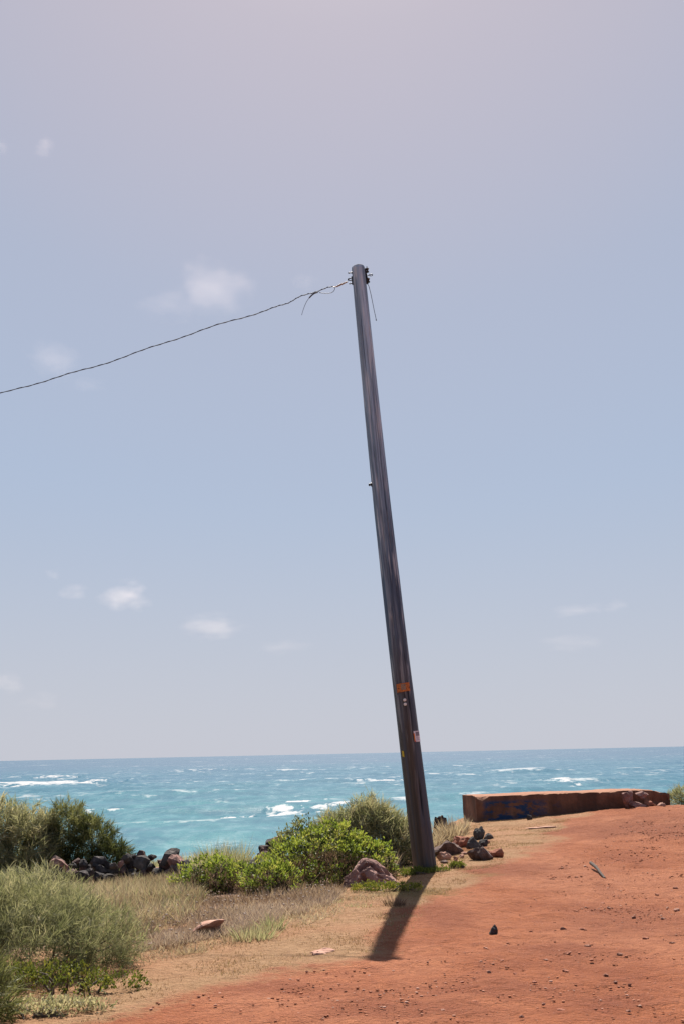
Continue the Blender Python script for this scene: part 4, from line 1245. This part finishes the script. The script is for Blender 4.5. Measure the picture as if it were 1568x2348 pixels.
PEB = [(1335, 2137, 22, 12), (1290, 2133, 18, 10), (1215, 2140, 12, 8), (1346, 2174, 20, 9), (1302, 2188, 18, 9), (1388, 2240, 14, 7), (1298, 2230, 20, 8),
       (1410, 2255, 12, 8), (1500, 2260, 14, 8), (1443, 2262, 10, 9), (1480, 2155, 18, 9), (1600 - 50, 2090, 16, 9), (1505, 2055, 12, 8), (1520, 2110, 14, 8), (1180, 2238, 10, 9),
       (1245, 2307, 9, 8), (1285, 2320, 22, 7), (1195, 2335, 14, 8), (1085, 2300, 18, 8), (1120, 2232, 14, 9), (1225, 2255, 14, 7), (1452, 2107, 12, 9),
       (1380, 2075, 14, 8), (1395, 2085, 12, 7), (1360, 2120, 22, 7), (1420, 2190, 16, 7), (1355, 2205, 14, 8), (1250, 2205, 12, 7), (1548, 2040, 14, 9), (1540, 2165, 20, 7),
       (705, 2232, 10, 7), (980, 2210, 8, 6), (615, 2262, 10, 6), (870, 2285, 10, 5), (1058, 2255, 12, 6), (1015, 2320, 12, 7), (1150, 2205, 12, 6), (1440, 2320, 14, 7)]
for i, (U, V, a, b) in enumerate(PEB):
    place_rock('pebble', 'brown pebble lying on the red dirt', U, V, a * 0.85, b * 0.7, M[('clod', 'pebble', 'clod', 'stone_dust')[i % 4]], 300 + i, group='pebbles on the red dirt', cat='pebble', sub=2, planes=8, sink=0.15)

def gravel():
    V, F, T = [], [], []
    o = 0
    protos = [rock_verts((1, 0.85, 0.5), 500 + k, 1, 6, 0.15) for k in range(10)]
    n = 0
    N = 42000
    p = pts_in_poly([(-2.2, 5), (-1.6, 7.5), (1.2, 9.5), (1.9, 13), (4, 19), (6, 24.5), (12, 24.5), (8, 12), (4, 5)], N * 2)
    dens = 0.16 + 0.70 * loose(p[:, 0], p[:, 1]) + 0.2 * fbm(p[:, 0] * 2, p[:, 1] * 2, o=2, s=81)
    dens *= sstep(-0.2, 0.5, poly_sd(p[:, 0], p[:, 1], RED)) * (p[:, 1] < 22) + 0.03
    p = p[rng.random(len(p)) < dens]
    z = height(p[:, 0], p[:, 1])
    for k in range(len(p)):
        v, f = protos[k % 10]
        s = 0.003 + 0.011 * rng.random() ** 5.5 * (1 if p[k, 1] < 14 else 1.5)
        a = rng.random() * 6.28
        c, sn = math.cos(a), math.sin(a)
        vv = (v * s) @ np.array([[c, sn, 0], [-sn, c, 0], [0, 0, 1]])
        V.append(vv + np.array([p[k, 0], p[k, 1], z[k] + s * 0.25])); F.append(f + o); o += len(v)
    tint = np.repeat(rng.random(len(V)), [len(v) for v in V])
    me = mesh_np('gravel', np.concatenate(V), None, np.concatenate(F), {'tint': tint})
    tag(link('gravel', me, M['gravel']), 'fine gravel strewn over the red dirt', 'gravel', kind='stuff')
gravel()

# ------------------------------------------------------------------ clouds
def mat_cloud(name, dens, seed):
    g = NT(name)
    g.t.nodes.remove(g.b)
    pv = g.n('ShaderNodeVolumePrincipled')
    pv.inputs['Color'].default_value = (1.0, 0.86, 0.79, 1)
    pv.inputs['Anisotropy'].default_value = 0.45
    p = g.obj()
    ln = g.n('ShaderNodeVectorMath', operation='LENGTH'); g.l(p, ln.inputs[0])
    off = g.n('ShaderNodeVectorMath', operation='ADD'); g.l(p, off.inputs[0]); off.inputs[1].default_value = (seed * 3.1, seed * 1.7, seed)
    n = g.noise(off.outputs[0], 1.7, 5, 0.62)
    f = g.math('SUBTRACT', g.math('ADD', g.math('MULTIPLY', n, 1.9), -0.35), ln.outputs['Value'])
    f = g.math('MULTIPLY', g.math('MAXIMUM', f, 0.0), dens)
    g.l(f, pv.inputs['Density'])
    g.l(pv.outputs[0], g.out.inputs['Volume'])
    return g.m
CLOUDS = [(104, 340, 52, 46, 0.016, 'small hazy white cloud high at the left edge, right of a fainter one'),
          (2, 336, 60, 36, 0.008, 'faint cloud cut by the left edge high in the sky'),
          (485, 655, 190, 130, 0.0075, 'largest soft cloud left of the pole top just above the cable'),
          (385, 698, 150, 70, 0.0055, 'thin cloud veil below and left of the largest cloud'),
          (697, 645, 60, 50, 0.004, 'faint wisp between the largest cloud and the pole top'),
          (130, 825, 130, 90, 0.007, 'pale cloud directly behind the cable at the left'),
          (205, 882, 90, 40, 0.0045, 'thin wisp under the cable at the left'),
          (288, 1368, 112, 62, 0.022, 'brightest white cloud low at the left'),
          (170, 1355, 70, 36, 0.013, 'small cloud joined to the left of the brightest cloud'),
          (122, 1318, 36, 28, 0.010, 'tiny cloud above and left of the brightest cloud'),
          (485, 1437, 150, 58, 0.014, 'long flat white cloud right of the brightest cloud'),
          (655, 1482, 130, 36, 0.008, 'thin streak of cloud just left of the pole above the sea'),
          (15, 1568, 80, 44, 0.012, 'white cloud cut by the left edge low over the sea'),
          (95, 1608, 90, 46, 0.004, 'very faint cloud right of the low cloud at the left edge'),
          (1330, 1398, 130, 34, 0.008, 'upper faint cloud streak right of the pole'),
          (1412, 1390, 60, 32, 0.007, 'small faint cloud at the right end of the upper streak'),
          (1308, 1475, 140, 40, 0.007, 'lower faint cloud streak right of the pole')]
for i, (U, V, a, b, dn, lab) in enumerate(CLOUDS):
    D = 2600 + 60 * i
    c = at(U, V, D)
    s = D / FPX
    me = rock_mesh('cloud', (1, 1, 1), 700 + i, 3, 5, 0.10, True)
    o = link('cloud', me, mat_cloud('cloud_vapour', dn * (0.22 if V < 1000 else 0.34), i + 1), None, c)
    o.scale = (a * s * 0.82, min(a, b * 1.5) * s * 0.7, b * s * 0.85)
    tag(o, lab, 'cloud', 'small clouds over the sea')
